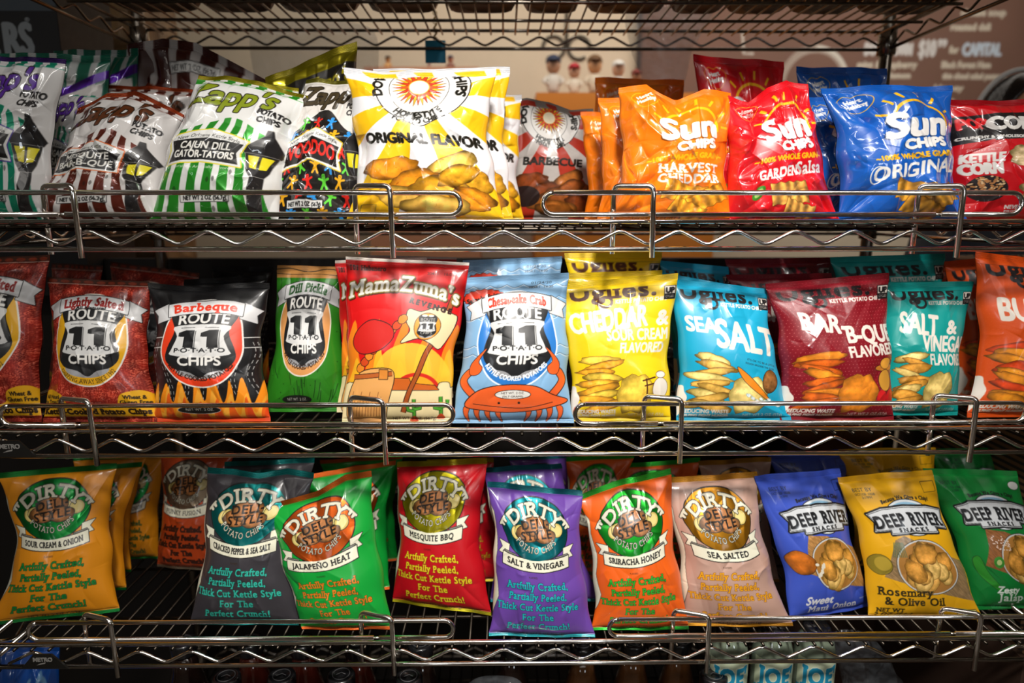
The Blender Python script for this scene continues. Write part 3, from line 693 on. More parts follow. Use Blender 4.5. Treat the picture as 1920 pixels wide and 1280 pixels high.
def d_zapp_low(c, stripe, foilc, y0, lab=True):
    for i in range(7):
        x = -6 + i * 18; c.fill(np.array([(x, 0), (x + 6.5, 0), (x + 8, 140), (x + 1.5, 140)]), stripe)
    if lab:
        c.fill(np.array([(30, 16), (70, 11), (71, 18), (31, 23)]), '#d9d9d6', line=.4); c.text('NET WT 2 OZ (56.7g)', 50, 19.5, 4, '#1a1a1a', bold=.1, width=36, rot=-.12)
    c.fill(smooth([(-2, y0 - 12), (30, y0 + 1), (55, y0 + 6), (80, y0 - 4), (102, y0 - 14), (102, y0 - 8), (80, y0 + 4), (55, y0 + 13), (30, y0 + 8), (-2, y0 - 5)], 4), foilc, .85)
    c.fill(np.array([(60, y0 + 12), (96, y0 - 2), (98, y0 + 30), (62, y0 + 40)]), '#cfcac6'); 
    for k in range(4): c.text('Made with care and packed fresh', 78, y0 + 12 + k * 5, 2.4, '#3a3230', width=26, rot=-.12)
DES = {
 'dirty_orange': ('#e0901a', lambda c: d_dirty(c, '#117a34', 'SOUR CREAM & ONION', '#128a3c')),
 'dirty_funky': ('#b8461a', lambda c: d_dirty(c, '#8a7a66', 'FUNKY FUSION', '#3a1a10')),
 'dirty_black': ('#38353a', lambda c: d_dirty(c, '#0e6e6c', 'CRACKED PEPPER & SEA SALT', '#35b8a4')),
 'dirty_green': ('#109a38', lambda c: d_dirty(c, '#d06022', 'JALAPEÑO HEAT', '#e07c22', outl='#123a12')),
 'dirty_red': ('#b8101c', lambda c: d_dirty(c, '#a39a16', 'MESQUITE BBQ', '#e2cc28', outl='#4a1008')),
 'dirty_purple': ('#6a469e', lambda c: d_dirty(c, '#0b6a70', 'SALT & VINEGAR', '#22b0b8')),
 'dirty_sriracha': ('#e2621a', lambda c: d_dirty(c, '#1f9a2c', 'SRIRACHA HONEY', '#2aa832')),
 'dirty_tan': ('#bd998a', lambda c: d_dirty(c, '#a8741a', 'SEA SALTED', '#e2a01e', outl='#6a3a10')),
 'route_salted': ('#7a1c12', lambda c: d_route(c, 'salted')),
 'route_bbq': ('#141416', lambda c: d_route(c, 'bbq')),
 'route_dill': ('#2c7a1c', lambda c: d_route(c, 'dill')),
 'route_crab': ('#86b2d6', lambda c: d_route(c, 'crab')),
 'red_desert': ('#c41218', d_red_desert),
 'ugly_cheddar': ('#ecca1a', lambda c: d_ugly(c, 'cheddar')),
 'ugly_salt': ('#1a9fc4', lambda c: d_ugly(c, 'salt')),
 'ugly_bbq': ('#7c0e1c', lambda c: d_ugly(c, 'bbq')),
 'ugly_vinegar': ('#0c9690', lambda c: d_ugly(c, 'vinegar')),
 'ugly_buffalo': ('#d24f14', lambda c: d_ugly(c, 'buffalo')),
 'river_maui': ('#3d55b8', lambda c: d_river(c, 'maui')),
 'river_rosemary': ('#e0a817', lambda c: d_river(c, 'rosemary')),
 'river_jalapeno': ('#0f7a34', lambda c: d_river(c, 'jalapeno')),
 'zapp_teal': ('#dcdad8', lambda c: d_zapp(c, '#0f8f6e', '#3a1668', 'VINEGAR', 'SEA SALT', '#5a2a9a', '#3a2a8a')),
 'zapp_brown': ('#d6d2cf', lambda c: d_zapp(c, '#5e2416', '#b8481a', 'MESQUITE', 'BAR-B-QUE', '#5a3018', '#d8661e')),
 'zapp_green': ('#d9d9d6', lambda c: d_zapp(c, '#2a8a28', '#a89a18', 'CAJUN DILL', 'GATOR-TATORS', '#7d8a1e', '#d8c82a')),
 'zapp_brown_low': ('#3c1510', lambda c: d_zapp_low(c, '#bdb6b2', '#c8501c', 36)),
 'zapp_teal_low': ('#0a5a46', lambda c: d_zapp_low(c, '#b4b6b4', '#4a1c88', 26, False)),
 'voodoo': ('#cfcac4', d_voodoo),
 'voodoo_back': ('#141210', d_voodoo_back),
 'home_original': ('#e6e6e8', lambda c: d_homestyle(c, 'original')),
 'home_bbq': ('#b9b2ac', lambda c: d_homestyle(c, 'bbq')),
 'sun_cheddar': ('#ee7a12', lambda c: d_sun(c, 'cheddar')),
 'sun_salsa': ('#cf1420', lambda c: d_sun(c, 'salsa')),
 'sun_original': ('#1458b0', lambda c: d_sun(c, 'original')),
 'pop_red': ('#c8121e', d_pop),
}
_art = {}
def artwork(name, nu, nv):
    k = (name, nu, nv)
    if k not in _art:
        base, fn = DES[name]
        c = Canvas(nu, nv, base); fn(c)
        _art[k] = (c.result(), hexc(base))
    return _art[k]

# ------------------------------------------------------------------ camera helper: where a ray through a photo pixel meets a plane of the room
_f = np.array([math.sin(YAW) * math.cos(PITCH), math.cos(YAW) * math.cos(PITCH), -math.sin(PITCH)])
_r = np.array([math.cos(YAW), -math.sin(YAW), 0.0]); _u = np.cross(_r, _f)
def ray(px, py): return _f + _r * (px - 960) / F_PX + _u * (640 - py) / F_PX
def on_plane(px, py, p0, n):
    d = ray(px, py); return CAM + d * (np.dot(np.array(p0) - CAM, n) / np.dot(d, n))
def at_y(px, py, Y): return on_plane(px, py, (0, Y, 0), np.array([0, 1.0, 0]))
def at_z(px, py, Z): return on_plane(px, py, (0, 0, Z), np.array([0, 0, 1.0]))

# ------------------------------------------------------------------ materials
def new_mat(name):
    m = bpy.data.materials.new(name); m.use_nodes = True
    nt = m.node_tree; return m, nt, nt.nodes['Principled BSDF']
def lin(c):
    c = hexc(c); return tuple(np.where(c <= .04045, c / 12.92, ((c + .055) / 1.055) ** 2.4)) + (1.0,)
def simple(name, col, rough=.5, metal=0.0, bump=0.0, scale=60, coat=0.0, emit=None, var=0.0):
    m, nt, b = new_mat(name)
    b.inputs['Base Color'].default_value = lin(col)
    b.inputs['Roughness'].default_value = rough; b.inputs['Metallic'].default_value = metal
    b.inputs['Coat Weight'].default_value = coat
    tc = nt.nodes.new('ShaderNodeTexCoord'); n = nt.nodes.new('ShaderNodeTexNoise'); n.inputs['Scale'].default_value = scale
    nt.links.new(tc.outputs['Object'], n.inputs['Vector'])
    if bump:
        bp = nt.nodes.new('ShaderNodeBump'); bp.inputs['Strength'].default_value = bump; bp.inputs['Distance'].default_value = .003
        nt.links.new(n.outputs['Fac'], bp.inputs['Height']); nt.links.new(bp.outputs['Normal'], b.inputs['Normal'])
    if var:
        mx = nt.nodes.new('ShaderNodeMix'); mx.data_type = 'RGBA'; mx.inputs[0].default_value = 0
        c = np.array(lin(col)[:3])
        mx.inputs[6].default_value = tuple(c * (1 - var)) + (1,); mx.inputs[7].default_value = tuple(np.minimum(c * (1 + var), 1)) + (1,)
        nt.links.new(n.outputs['Fac'], mx.inputs[0]); nt.links.new(mx.outputs[2], b.inputs['Base Color'])
    rr = nt.nodes.new('ShaderNodeMapRange'); rr.inputs[3].default_value = max(rough - .06, .02); rr.inputs[4].default_value = rough + .08
    nt.links.new(n.outputs['Fac'], rr.inputs[0]); nt.links.new(rr.outputs[0], b.inputs['Roughness'])
    if emit: b.inputs['Emission Color'].default_value = lin(emit); b.inputs['Emission Strength'].default_value = 1
    return m
def printed(name, rough, coat, coat_rough, bump, crimp=True, attr='print'):
    m, nt, b = new_mat(name); L = nt.links.new
    vc = nt.nodes.new('ShaderNodeVertexColor'); vc.layer_name = attr
    L(vc.outputs['Color'], b.inputs['Base Color'])
    mt = nt.nodes.new('ShaderNodeMath'); mt.operation = 'MULTIPLY'; mt.inputs[1].default_value = .95
    L(vc.outputs['Alpha'], mt.inputs[0]); L(mt.outputs[0], b.inputs['Metallic'])
    b.inputs['Roughness'].default_value = rough
    b.inputs['Coat Weight'].default_value = coat; b.inputs['Coat Roughness'].default_value = coat_rough
    tc = nt.nodes.new('ShaderNodeTexCoord')
    n1 = nt.nodes.new('ShaderNodeTexNoise'); n1.inputs['Scale'].default_value = 38; n1.inputs['Detail'].default_value = 2
    L(tc.outputs['Object'], n1.inputs['Vector'])
    b1 = nt.nodes.new('ShaderNodeBump'); b1.inputs['Strength'].default_value = bump; b1.inputs['Distance'].default_value = .006
    L(n1.outputs['Fac'], b1.inputs['Height'])
    L(b1.outputs['Normal'], b.inputs['Normal']); L(b1.outputs['Normal'], b.inputs['Coat Normal'])
    return m
def crimped(name, rough, coat):
    m = printed(name, rough, coat, .1, .1); nt = m.node_tree; L = nt.links.new; b = nt.nodes['Principled BSDF']
    uv = nt.nodes.new('ShaderNodeUVMap'); uv.uv_map = 'uv'
    w_ = nt.nodes.new('ShaderNodeTexWave'); w_.bands_direction = 'Y'; w_.inputs['Scale'].default_value = 46; w_.inputs['Distortion'].default_value = .3
    L(uv.outputs[0], w_.inputs['Vector'])
    b1 = [n for n in nt.nodes if n.type == 'BUMP'][0]
    b2 = nt.nodes.new('ShaderNodeBump'); b2.inputs['Strength'].default_value = .55; b2.inputs['Distance'].default_value = .0012
    L(w_.outputs['Fac'], b2.inputs['Height']); L(b1.outputs['Normal'], b2.inputs['Normal'])
    L(b2.outputs['Normal'], b.inputs['Normal']); L(b2.outputs['Normal'], b.inputs['Coat Normal'])
    return m
M_GLOSS = printed('glossy_bag_film', .34, 1.0, .03, .05)
M_SATIN = printed('satin_bag_film', .42, .38, .14, .06)
M_GLOSS_S = crimped('glossy_bag_seal', .25, .6)
M_SATIN_S = crimped('satin_bag_seal', .36, .3)
M_PRINT = printed('printed_board', .7, 0, .3, .02)
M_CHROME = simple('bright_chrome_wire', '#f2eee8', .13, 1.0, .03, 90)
M_MAT = simple('shaded_mat_wire', '#453f38', .36, 1.0, .05, 90)  # mat wires are chrome; their shade is darkened into this colour
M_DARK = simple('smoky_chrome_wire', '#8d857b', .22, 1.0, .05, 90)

# ------------------------------------------------------------------ mesh helpers
def obj(name, mesh, mat, parent=None):
    o = bpy.data.objects.new(name, mesh); COL.objects.link(o)
    if mat is not None: mesh.materials.append(mat)
    if parent: o.parent = parent
    return o
def tag(o, label=None, cat=None, group=None, kind=None):
    if label: o['label'] = label
    if cat: o['category'] = cat
    if group: o['group'] = group
    if kind: o['kind'] = kind
    return o
def empty(name, loc=(0, 0, 0)):
    o = bpy.data.objects.new(name, None); COL.objects.link(o); o.location = loc; o.empty_display_size = .02
    return o
class MB:
    def __init__(s): s.v = []; s.f = []; s.n = 0
    def add(s, V, F):
        V = np.asarray(V, float); s.v.append(V); s.f += [tuple(int(i) + s.n for i in f) for f in F]; s.n += len(V)
    def tube(s, pts, r, seg=10, closed=False, caps=True):
        P = np.array(pts, float); N = len(P)
        T = (np.roll(P, -1, 0) - np.roll(P, 1, 0)) if closed else np.gradient(P, axis=0)
        T /= np.maximum(np.linalg.norm(T, axis=1, keepdims=True), 1e-9)
        ref = np.array([0, 0, 1.0]) if abs(T[0][2]) < .9 else np.array([1.0, 0, 0])
        n = np.cross(T[0], ref); n /= np.linalg.norm(n); V = []
        rr = np.broadcast_to(np.asarray(r, float), (N,))
        for i in range(N):
            n = n - T[i] * np.dot(n, T[i]); n /= np.linalg.norm(n); b = np.cross(T[i], n)
            a = np.arange(seg) * 2 * PI / seg
            V.append(P[i] + rr[i] * (np.cos(a)[:, None] * n + np.sin(a)[:, None] * b))
        V = np.concatenate(V); F = []
        for i in range(N if closed else N - 1):
            j = (i + 1) % N
            for k in range(seg): F.append((i * seg + k, i * seg + (k + 1) % seg, j * seg + (k + 1) % seg, j * seg + k))
        if caps and not closed: F.append(tuple(range(seg))[::-1]); F.append(tuple((N - 1) * seg + k for k in range(seg)))
        s.add(V, F)
    def box(s, lo, hi):
        x0, y0, z0 = lo; x1, y1, z1 = hi
        V = [(x0, y0, z0), (x1, y0, z0), (x1, y1, z0), (x0, y1, z0), (x0, y0, z1), (x1, y0, z1), (x1, y1, z1), (x0, y1, z1)]
        s.add(V, [(0, 3, 2, 1), (4, 5, 6, 7), (0, 1, 5, 4), (1, 2, 6, 5), (2, 3, 7, 6), (3, 0, 4, 7)])
    def lathe(s, prof, c, seg=28, sy=1.0):
        V = []; F = []; a = np.arange(seg) * 2 * PI / seg
        for r, z in prof: V += [(c[0] + r * math.cos(t), c[1] + r * math.sin(t) * sy, c[2] + z) for t in a]
        n = len(prof)
        for i in range(n - 1):
            for k in range(seg): F.append((i * seg + k, i * seg + (k + 1) % seg, (i + 1) * seg + (k + 1) % seg, (i + 1) * seg + k))
        F.append(tuple(range(seg))[::-1]); F.append(tuple((n - 1) * seg + k for k in range(seg)))
        s.add(V, F)
    def ball(s, c, r, seg=16, ring=10):
        rx, ry, rz = r if hasattr(r, '__len__') else (r, r, r)
        prof = []; V = []; F = []
        for i in range(ring + 1):
            t = PI * i / ring
            for k in range(seg):
                a = 2 * PI * k / seg; q = max(math.sin(t), .001)
                V.append((c[0] + rx * q * math.cos(a), c[1] + ry * q * math.sin(a), c[2] - rz * math.cos(t)))
        for i in range(ring):
            for k in range(seg): F.append((i * seg + k, i * seg + (k + 1) % seg, (i + 1) * seg + (k + 1) % seg, (i + 1) * seg + k))
        s.add(V, F)
    def build(s, name, mat, parent=None, smooth_=True):
        me = bpy.data.meshes.new(name); me.from_pydata(np.concatenate(s.v).tolist(), [], s.f); me.update()
        if smooth_: me.polygons.foreach_set('use_smooth', np.ones(len(me.polygons), bool))
        return obj(name, me, mat, parent)
def rounded(pts, r, n=6, closed=False):
    P = [np.array(p, float) for p in pts]; N = len(P); out = []
    for i in range(N):
        if not closed and i in (0, N - 1): out.append(P[i]); continue
        a, b, c = P[i - 1], P[i], P[(i + 1) % N]
        d0 = a - b; d1 = c - b; l0, l1 = np.linalg.norm(d0), np.linalg.norm(d1); q = min(r, l0 * .499, l1 * .499)
        s, e = b + d0 / l0 * q, b + d1 / l1 * q
        for k in range(n + 1):
            t = k / n; out.append((1 - t) ** 2 * s + 2 * t * (1 - t) * b + t * t * e)
    return out
def grid_mesh(name, V, nu, nv, col=None, uv=None, quads=None):
    """V: (nv,nu,3) rows from bottom to top; col (nv,nu,4) sRGB+foil"""
    i = np.arange(nv - 1)[:, None] * nu + np.arange(nu - 1)[None]
    Q = np.stack([i, i + 1, i + 1 + nu, i + nu], -1).reshape(-1, 4)
    return V.reshape(-1, 3), Q, (None if col is None else col.reshape(-1, 4)), (None if uv is None else uv.reshape(-1, 2))
def quad_mesh(name, V, Q, col=None, uv=None, attr='print'):
    me = bpy.data.meshes.new(name)
    me.vertices.add(len(V)); me.vertices.foreach_set('co', np.asarray(V, np.float32).ravel())
    nq = len(Q)
    me.loops.add(nq * 4); me.loops.foreach_set('vertex_index', Q.astype(np.int32).ravel())
    me.polygons.add(nq); me.polygons.foreach_set('loop_start', np.arange(0, nq * 4, 4, dtype=np.int32))
    me.polygons.foreach_set('use_smooth', np.ones(nq, bool))
    me.update(calc_edges=True)
    if col is not None:
        ca = me.color_attributes.new(attr, 'BYTE_COLOR', 'POINT')
        ca.data.foreach_set('color_srgb', np.clip(col, 0, 1).astype(np.float32).ravel())
    if uv is not None:
        ul = me.uv_layers.new(name='uv'); ul.data.foreach_set('uv', uv[Q.ravel()].astype(np.float32).ravel())
    return me

# ------------------------------------------------------------------ a filled snack bag
Z_A, Z_B, Z_C, Z_T = 1.4816, 1.2006, 0.8756, 1.866
FLOOR = {'A': Z_A + .0035, 'B': Z_B + .0035, 'C': Z_C + .0035}
def wrinkles(U, V, W, H, seed, amp, n):
    """creases that run from the corners and seals into the film, with facets between them"""
    r = np.random.RandomState(seed); X, Y = U * W, V * H; h = np.zeros_like(U)
    for i in range(n):
        q = r.rand()
        if q < .45:      # from a seal inward
            sx = r.rand() * W; top = r.rand() < .5; sy = H * (.96 if top else .03); ang = (-1 if top else 1) * (PI / 2 + r.uniform(-.55, .55))
        elif q < .75:    # from a corner
            sx = W * (.03 if r.rand() < .5 else .97); top = r.rand() < .5; sy = H * (.95 if top else .04)
            ang = math.atan2(H * .5 - sy + r.uniform(-.3, .3) * H, W * .5 - sx + r.uniform(-.2, .2) * W)
        else:            # dents across the belly
            sx, sy = r.uniform(.0, 1) * W, r.uniform(.2, .8) * H; ang = r.uniform(0, 2 * PI)
        L = r.uniform(.2, .6) * H * (.7 if q > .75 else 1); c, s = math.cos(ang), math.sin(ang)
        dx, dy = X - sx, Y - sy; t = (dx * c + dy * s) / L; bend = r.uniform(-.12, .12) * L
        d = (-dx * s + dy * c) - bend * np.sin(np.clip(t, 0, 1) * PI)
        tap = np.where((t > 0) & (t < 1), np.sin(np.clip(t, 0, 1) ** .6 * PI) ** .8, 0)
        wd = r.uniform(.025, .11) * W; sg = 1 if r.rand() < .5 else -1
        h += sg * amp * r.uniform(.4, 1) * tap * np.exp(-np.sqrt(d * d + (.0007) ** 2) / wd)
    for i in range(n):       # short crisp crinkles
        sx, sy = r.uniform(0, 1) * W, r.uniform(.03, .97) * H; ang = r.uniform(0, PI); L = r.uniform(.06, .22) * H; c, s = math.cos(ang), math.sin(ang)
        dx, dy = X - sx, Y - sy; t = (dx * c + dy * s) / L; d = -dx * s + dy * c - .1 * L * np.sin(np.clip(t, 0, 1) * PI)
        h += (1 if r.rand() < .5 else -1) * amp * .42 * np.where((t > 0) & (t < 1), np.sin(np.clip(t, 0, 1) * PI), 0) * np.exp(-np.sqrt(d * d + .0007 ** 2) / (r.uniform(.015, .045) * W))
    return h
def surf(U, V, S):
    """position of the film at (u,v); S holds the bag's frame"""
    W, H = S['W'], S['H']
    vs = np.clip((V - .03) / .93, 0, 1)
    sv = np.sin(PI * vs)
    prof = np.power(np.clip(sv, 0, 1), .62) * (1 + S['belly'] * (.5 - vs))
    un = np.abs(2 * U - 1)
    sec = np.power(np.clip(1 - un ** 2.3, 0, 1), .62)
    pinch = np.power(np.clip(sv, 0, 1), .8)
    re_ = np.random.RandomState(S['seed'] + 77); q = re_.uniform(0, 6, 4); wv = S.get('edge', .016)
    el = wv * (np.sin(V * 9 + q[0]) + .6 * np.sin(V * 19 + q[1])); er = wv * (np.sin(V * 8 + q[2]) + .6 * np.sin(V * 21 + q[3]))
    u2 = U + ((S['pl'] + el) * (1 - U) - (S['pr'] + er) * U) * pinch
    a = np.stack([(1 - u2) * (1 - V), u2 * (1 - V), u2 * V, (1 - u2) * V], -1)
    P = a @ S['Q']                                    # bottom-left, bottom-right, top-right, top-left
    to = S['top']
    if to is not None:
        k = np.interp(U, [0, .25, .5, .75, 1], [0, to[0], to[1], to[2], 0]) * H
        P = P + (k * np.clip((V - .45) / .55, 0, 1) ** 1.5)[..., None] * S['up']
    bo = S['bot']
    if bo is not None:
        k = np.interp(U, [0, .25, .5, .75, 1], [0, bo[0], bo[1], bo[2], 0]) * H
        P = P + (k * np.clip(1 - V / .5, 0, 1) ** 1.5)[..., None] * S['up']
    # gentle wave of the seals, shared by front and back
    r = np.random.RandomState(S['seed'] + 5); p1, p2 = r.uniform(0, 6, 2)
    wave = .0035 * S['wav'] * (np.sin(U * 2 * PI * 1.3 + p1) + .5 * np.sin(U * 2 * PI * 2.9 + p2))
    edge = np.clip((V - .7) / .3, 0, 1) ** 2 + np.clip((.2 - V) / .2, 0, 1) ** 2 * .5
    base = wave * edge + S['curl'] * np.clip((V - .9) / .1, 0, 1) ** 2 * H * .06
    return P, base, prof * sec
def make_bag(des, name, TL, TR, BR, BL, shelf='A', yb=None, lean=12, T=.026, seed=1, amp=.0035, nw=18, pl=.05, pr=.05, top=None, bot=None,
             belly=.35, wav=1.0, curl=0.0, gloss=False, res=(216, 302), label='', group=None, zoff=0.0, zfix=None):
    fl = FLOOR[shelf] + zoff
    def bottom(p, y):
        if y is None: return at_z(p[0], p[1], fl)
        q = at_y(p[0], p[1], y); return np.array([q[0], y, fl if zfix is None else q[2]])
    yl, yr = (yb if isinstance(yb, (tuple, list)) else (yb, yb))
    bl, br = bottom(BL, yl), bottom(BR, yr)
    ex = (br - bl); ex /= np.linalg.norm(ex)
    back = np.cross(np.array([0, 0, 1.0]), ex); back /= np.linalg.norm(back)
    if back[1] < 0: back = -back
    la = math.radians(lean); up = np.array([0, 0, 1.0]) * math.cos(la) + back * math.sin(la)
    nrm = np.cross(ex, up); nrm /= np.linalg.norm(nrm)
    if nrm[1] > 0: nrm = -nrm                         # towards the aisle
    mid = (bl + br) / 2
    tl, tr = on_plane(*TL, mid, nrm), on_plane(*TR, mid, nrm)
    if yl != yr or yl is None:
        pass
    Q = np.array([bl, br, tr, tl])
    W = np.linalg.norm(br - bl) * .5 + np.linalg.norm(tr - tl) * .5; H = np.linalg.norm((tl + tr - bl - br) / 2)
    S = dict(Q=Q, W=W, H=H, pl=pl, pr=pr, top=top, bot=bot, up=up, belly=belly, seed=seed, wav=wav, curl=curl)
    nu, nv = res
    art, base = artwork(des, nu, nv)
    u = np.linspace(0, 1, nu); v = np.linspace(0, 1, nv)
    U, V = np.meshgrid(u, v)
    P, b0, sh = surf(U, V, S)
    am = amp * (1.9 if gloss else 1.15)
    wr = wrinkles(U, V, W, H, seed, am, nw if not gloss else int(nw * 1.6))
    near = np.exp(-(np.clip(.96 - V, 0, 1)) / .10) + np.exp(-np.clip(V - .03, 0, 1) / .08)
    r = np.random.RandomState(seed + 9); nf = r.uniform(2.5, 4.5)
    flute = am * 1.3 * near * np.abs(((U * nf + r.rand()) % 1) * 2 - 1)
    rim = np.power(np.clip(sh, 0, 1), .5)
    T = T * 1.22; lump = .10 * T * (vnoise(U * W / .028 + seed, V * H / .034, 1.0, seed) - .5) * np.clip(sh, 0, 1)
    hf = T * sh + lump + (wr + flute * .8) * np.clip(rim * 1.6, 0, 1) + b0 + .0006
    front = P + nrm * hf[..., None]
    front[..., 2] = np.maximum(front[..., 2], fl - .0005) if zfix is None else front[..., 2]
    col = art[::-1].astype(np.float32)
    UV = np.stack([U, V], -1)
    # back panel on a coarse grid
    bu, bv = 22, 30
    U2, V2 = np.meshgrid(np.linspace(0, 1, bu), np.linspace(0, 1, bv))
    P2, b2, sh2 = surf(U2, V2, S)
    backp = P2 + nrm * (b2 - T * .8 * sh2 - .0006)[..., None]
    backp[..., 2] = np.maximum(backp[..., 2], fl - .0005) if zfix is None else backp[..., 2]
    org = (bl + br) / 2
    k1 = int(round(nv * .036)); k2 = nv - 1 - int(round(nv * .040))
    j1, j2 = 1, bv - 2
    def piece(nm, a, b_, c, d, mat, parent):
        V1, Q1, C1, U1 = grid_mesh('', front[a:b_ + 1], nu, b_ - a + 1, col[a:b_ + 1], UV[a:b_ + 1])
        v2 = np.linspace(v[a], v[b_], max(2, d))
        Ub, Vb = np.meshgrid(np.linspace(0, 1, bu), v2); Pb, bb, sb = surf(Ub, Vb, S)
        pb = Pb + nrm * (bb - T * .8 * sb - .0006)[..., None]
        if zfix is None: pb[..., 2] = np.maximum(pb[..., 2], fl - .0005)
        cb = np.zeros(pb.shape[:2] + (4,), np.float32); cb[..., :3] = base; 
        if nm != 'chip_bag': cb[...] = col[(a + b_) // 2, nu // 2]
        V3, Q3, C3, U3 = grid_mesh('', pb, bu, len(v2), cb, np.stack([Ub, Vb], -1))
        VV = np.concatenate([V1, V3]) - org; QQ = np.concatenate([Q1, Q3[:, ::-1] + len(V1)])
        me = quad_mesh(nm, VV, QQ, np.concatenate([C1, C3]), np.concatenate([U1, U3]))
        return obj(nm, me, mat, parent)
    body = piece(name, k1, k2, 0, 28, M_GLOSS if gloss else M_SATIN, None)
    body.location = org
    sm = M_GLOSS_S if gloss else M_SATIN_S
    piece('top_seal', k2, nv - 1, 0, 3, sm, body)
    piece('bottom_seal', 0, k1, 0, 3, sm, body)
    tag(body, label, 'chip bag', group)
    return body

# ------------------------------------------------------------------ the wire shelving unit
XC, HW, DEP = 0.025, 0.785, 0.62
X0, X1 = XC - HW, XC + HW
ROD = 0.0254
phase = at_y(943, 424, 0.0)[0]
def wire_shelf(z, label, mat=None, badge=None, front=True):
    mat = mat or M_CHROME
    root = empty('wire_shelf', (XC, DEP / 2, z - .02))
    off = -np.array(root.location)
    def B(mb, nm, m=mat):
        o = mb.build(nm, m, root); o.location = off; return o
    zt, zl = z + .0062, z - .0292
    def truss(A, Bp, nm, zz0=None, hook=True):
        A = np.array(A, float); Bp = np.array(Bp, float); L = np.linalg.norm(Bp - A); d = (Bp - A) / L
        m = MB(); m.tube([A + (0, 0, zt), Bp + (0, 0, zt)], .0033); B(m, 'top_rail')
        m = MB(); m.tube([A + (0, 0, zl), Bp + (0, 0, zl)], .0035); B(m, 'lower_rail')
        m = MB(); per = 3 * ROD; pts = []
        s0 = ((phase - A[0]) % per) - per * .0 if abs(d[0]) > .5 else per * .3
        k0 = -int(s0 / (per / 2)) - 1; k = k0
        while s0 + k * per / 2 < L + per:
            s = s0 + k * per / 2
            if -.001 <= s <= L + .001: pts.append(A + d * s + np.array([0, 0, z - .0045 if k % 2 == 0 else zl + .005]))
            k += 1
        m.tube(rounded(pts, .0085, 5), .0024, 8); B(m, 'zigzag_truss')
    truss((X0, 0, 0), (X1, 0, 0), 'front'); truss((X0, DEP, 0), (X1, DEP, 0), 'rear')
    truss((X0, 0, 0), (X0, DEP, 0), 'side'); truss((X1, 0, 0), (X1, DEP, 0), 'side')
    m = MB(); n0 = int((X0 - phase) / ROD) + 1; n1 = int((X1 - phase) / ROD)
    for k in range(n0, n1 + 1):
        x = phase + k * ROD
        if X0 + .02 < x < X1 - .02: m.tube([(x, -.0045, z), (x, DEP + .0045, z)], .0021, 8)
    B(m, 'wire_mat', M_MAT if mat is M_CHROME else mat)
    for y in (.080, .228, .385, .50):
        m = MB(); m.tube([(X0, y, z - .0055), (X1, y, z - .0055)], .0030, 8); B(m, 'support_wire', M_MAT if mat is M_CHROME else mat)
    for x in (X0, X1):
        for y in (.0, DEP):
            m = MB(); m.lathe([(.0165, -.045), (.0185, -.043), (.0178, .005), (.0165, .006)], (x, y, z + .004), 24); B(m, 'corner_collar', M_DARK)
    if badge:
        xa, xb, top = badge; zb = zl + .004
        h = .020; xm0, xm1 = xa + (xb - xa) * .30, xa + (xb - xa) * .68
        V = [(xa, -.0062, zb - .003), (xb, -.0062, zb - .003), (xm1, -.0062, zb + h), (xm0, -.0062, zb + h), (xa, -.0035, zb - .003), (xb, -.0035, zb - .003), (xm1, -.0035, zb + h), (xm0, -.0035, zb + h)]
        m = MB(); m.add(V, [(0, 1, 2, 3), (7, 6, 5, 4), (0, 4, 5, 1), (1, 5, 6, 2), (2, 6, 7, 3), (3, 7, 4, 0)])
        bd = m.build('name_badge', simple('black_badge', '#15130f', .5), root, False); bd.location = off
        cu = bpy.data.curves.new('badge_lettering', 'FONT'); cu.body = 'METRO'; cu.size = .0088; cu.extrude = .0003; cu.align_x = 'CENTER'; cu.offset = .0003; cu.space_character = .95
        t = bpy.data.objects.new('t', cu); COL.objects.link(t); dg = bpy.context.evaluated_depsgraph_get()
        me = bpy.data.meshes.new_from_object(t.evaluated_get(dg)); bpy.data.objects.remove(t)
        me.transform(Matrix.Rotation(PI / 2, 4, 'X')); me.transform(Matrix.Translation(Vector(((xm0 + xm1) / 2, -.0066, zb + h * .45)) ))
        le = obj('badge_lettering', me, simple('badge_silver', '#c9c6c0', .35, .6), bd)
        m = MB(); xq = (xm0 + xm1) / 2; m.add([(xq - .010, -.0067, zb + .003), (xq + .003, -.0067, zb + .0055), (xq + .004, -.0067, zb + .008), (xq - .004, -.0067, zb + .006)], [(0, 1, 2, 3)])
        m.build('badge_swoosh', bpy.data.materials['badge_silver'], bd, False)
    tag(root, label, 'wire shelf', 'wire shelves of the rack')
    return root
def px_x(px, py): return at_y(px, py, 0.0)[0]
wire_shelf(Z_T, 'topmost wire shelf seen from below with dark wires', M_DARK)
wire_shelf(Z_A, 'chrome wire shelf carrying the row of sun-printed and striped bags')
bz = px_x(-14, 830), px_x(74, 830)
wire_shelf(Z_B, 'chrome wire shelf carrying the row of shield-printed and yellow, turquoise and maroon bags', badge=(px_x(-20, 840), px_x(72, 840), 0))
wire_shelf(Z_C, 'lowest chrome wire shelf in view, with half-empty left part', badge=(px_x(41, 1225), px_x(130, 1225), 0))
Z_D = .435
wire_shelf(Z_D, 'bottom wire shelf with bottles, hidden in shadow')
for k, (x, y, lb) in enumerate(((X0, 0, 'front post of the rack at its left end'), (X1, 0, 'front post of the rack at its right end'),
                 (X0, DEP, 'dark round rack post behind the striped brown bags'), (X1, DEP, 'dark round rack post behind the blue bags, in front of the menu board'))):
    m = MB(); m.lathe([(.0127, 0), (.0127, 1.97), (.010, 1.975)], (0, 0, 0.02), 28)
    o = m.build('rack_post', M_DARK); o.location = (x, y, 0)
    m = MB(); m.lathe([(.018, 0), (.018, .02), (.012, .021)], (0, 0, 0), 20); m.build('foot', M_DARK, o)
    tag(o, lb, 'rack post', 'posts of the wire rack')

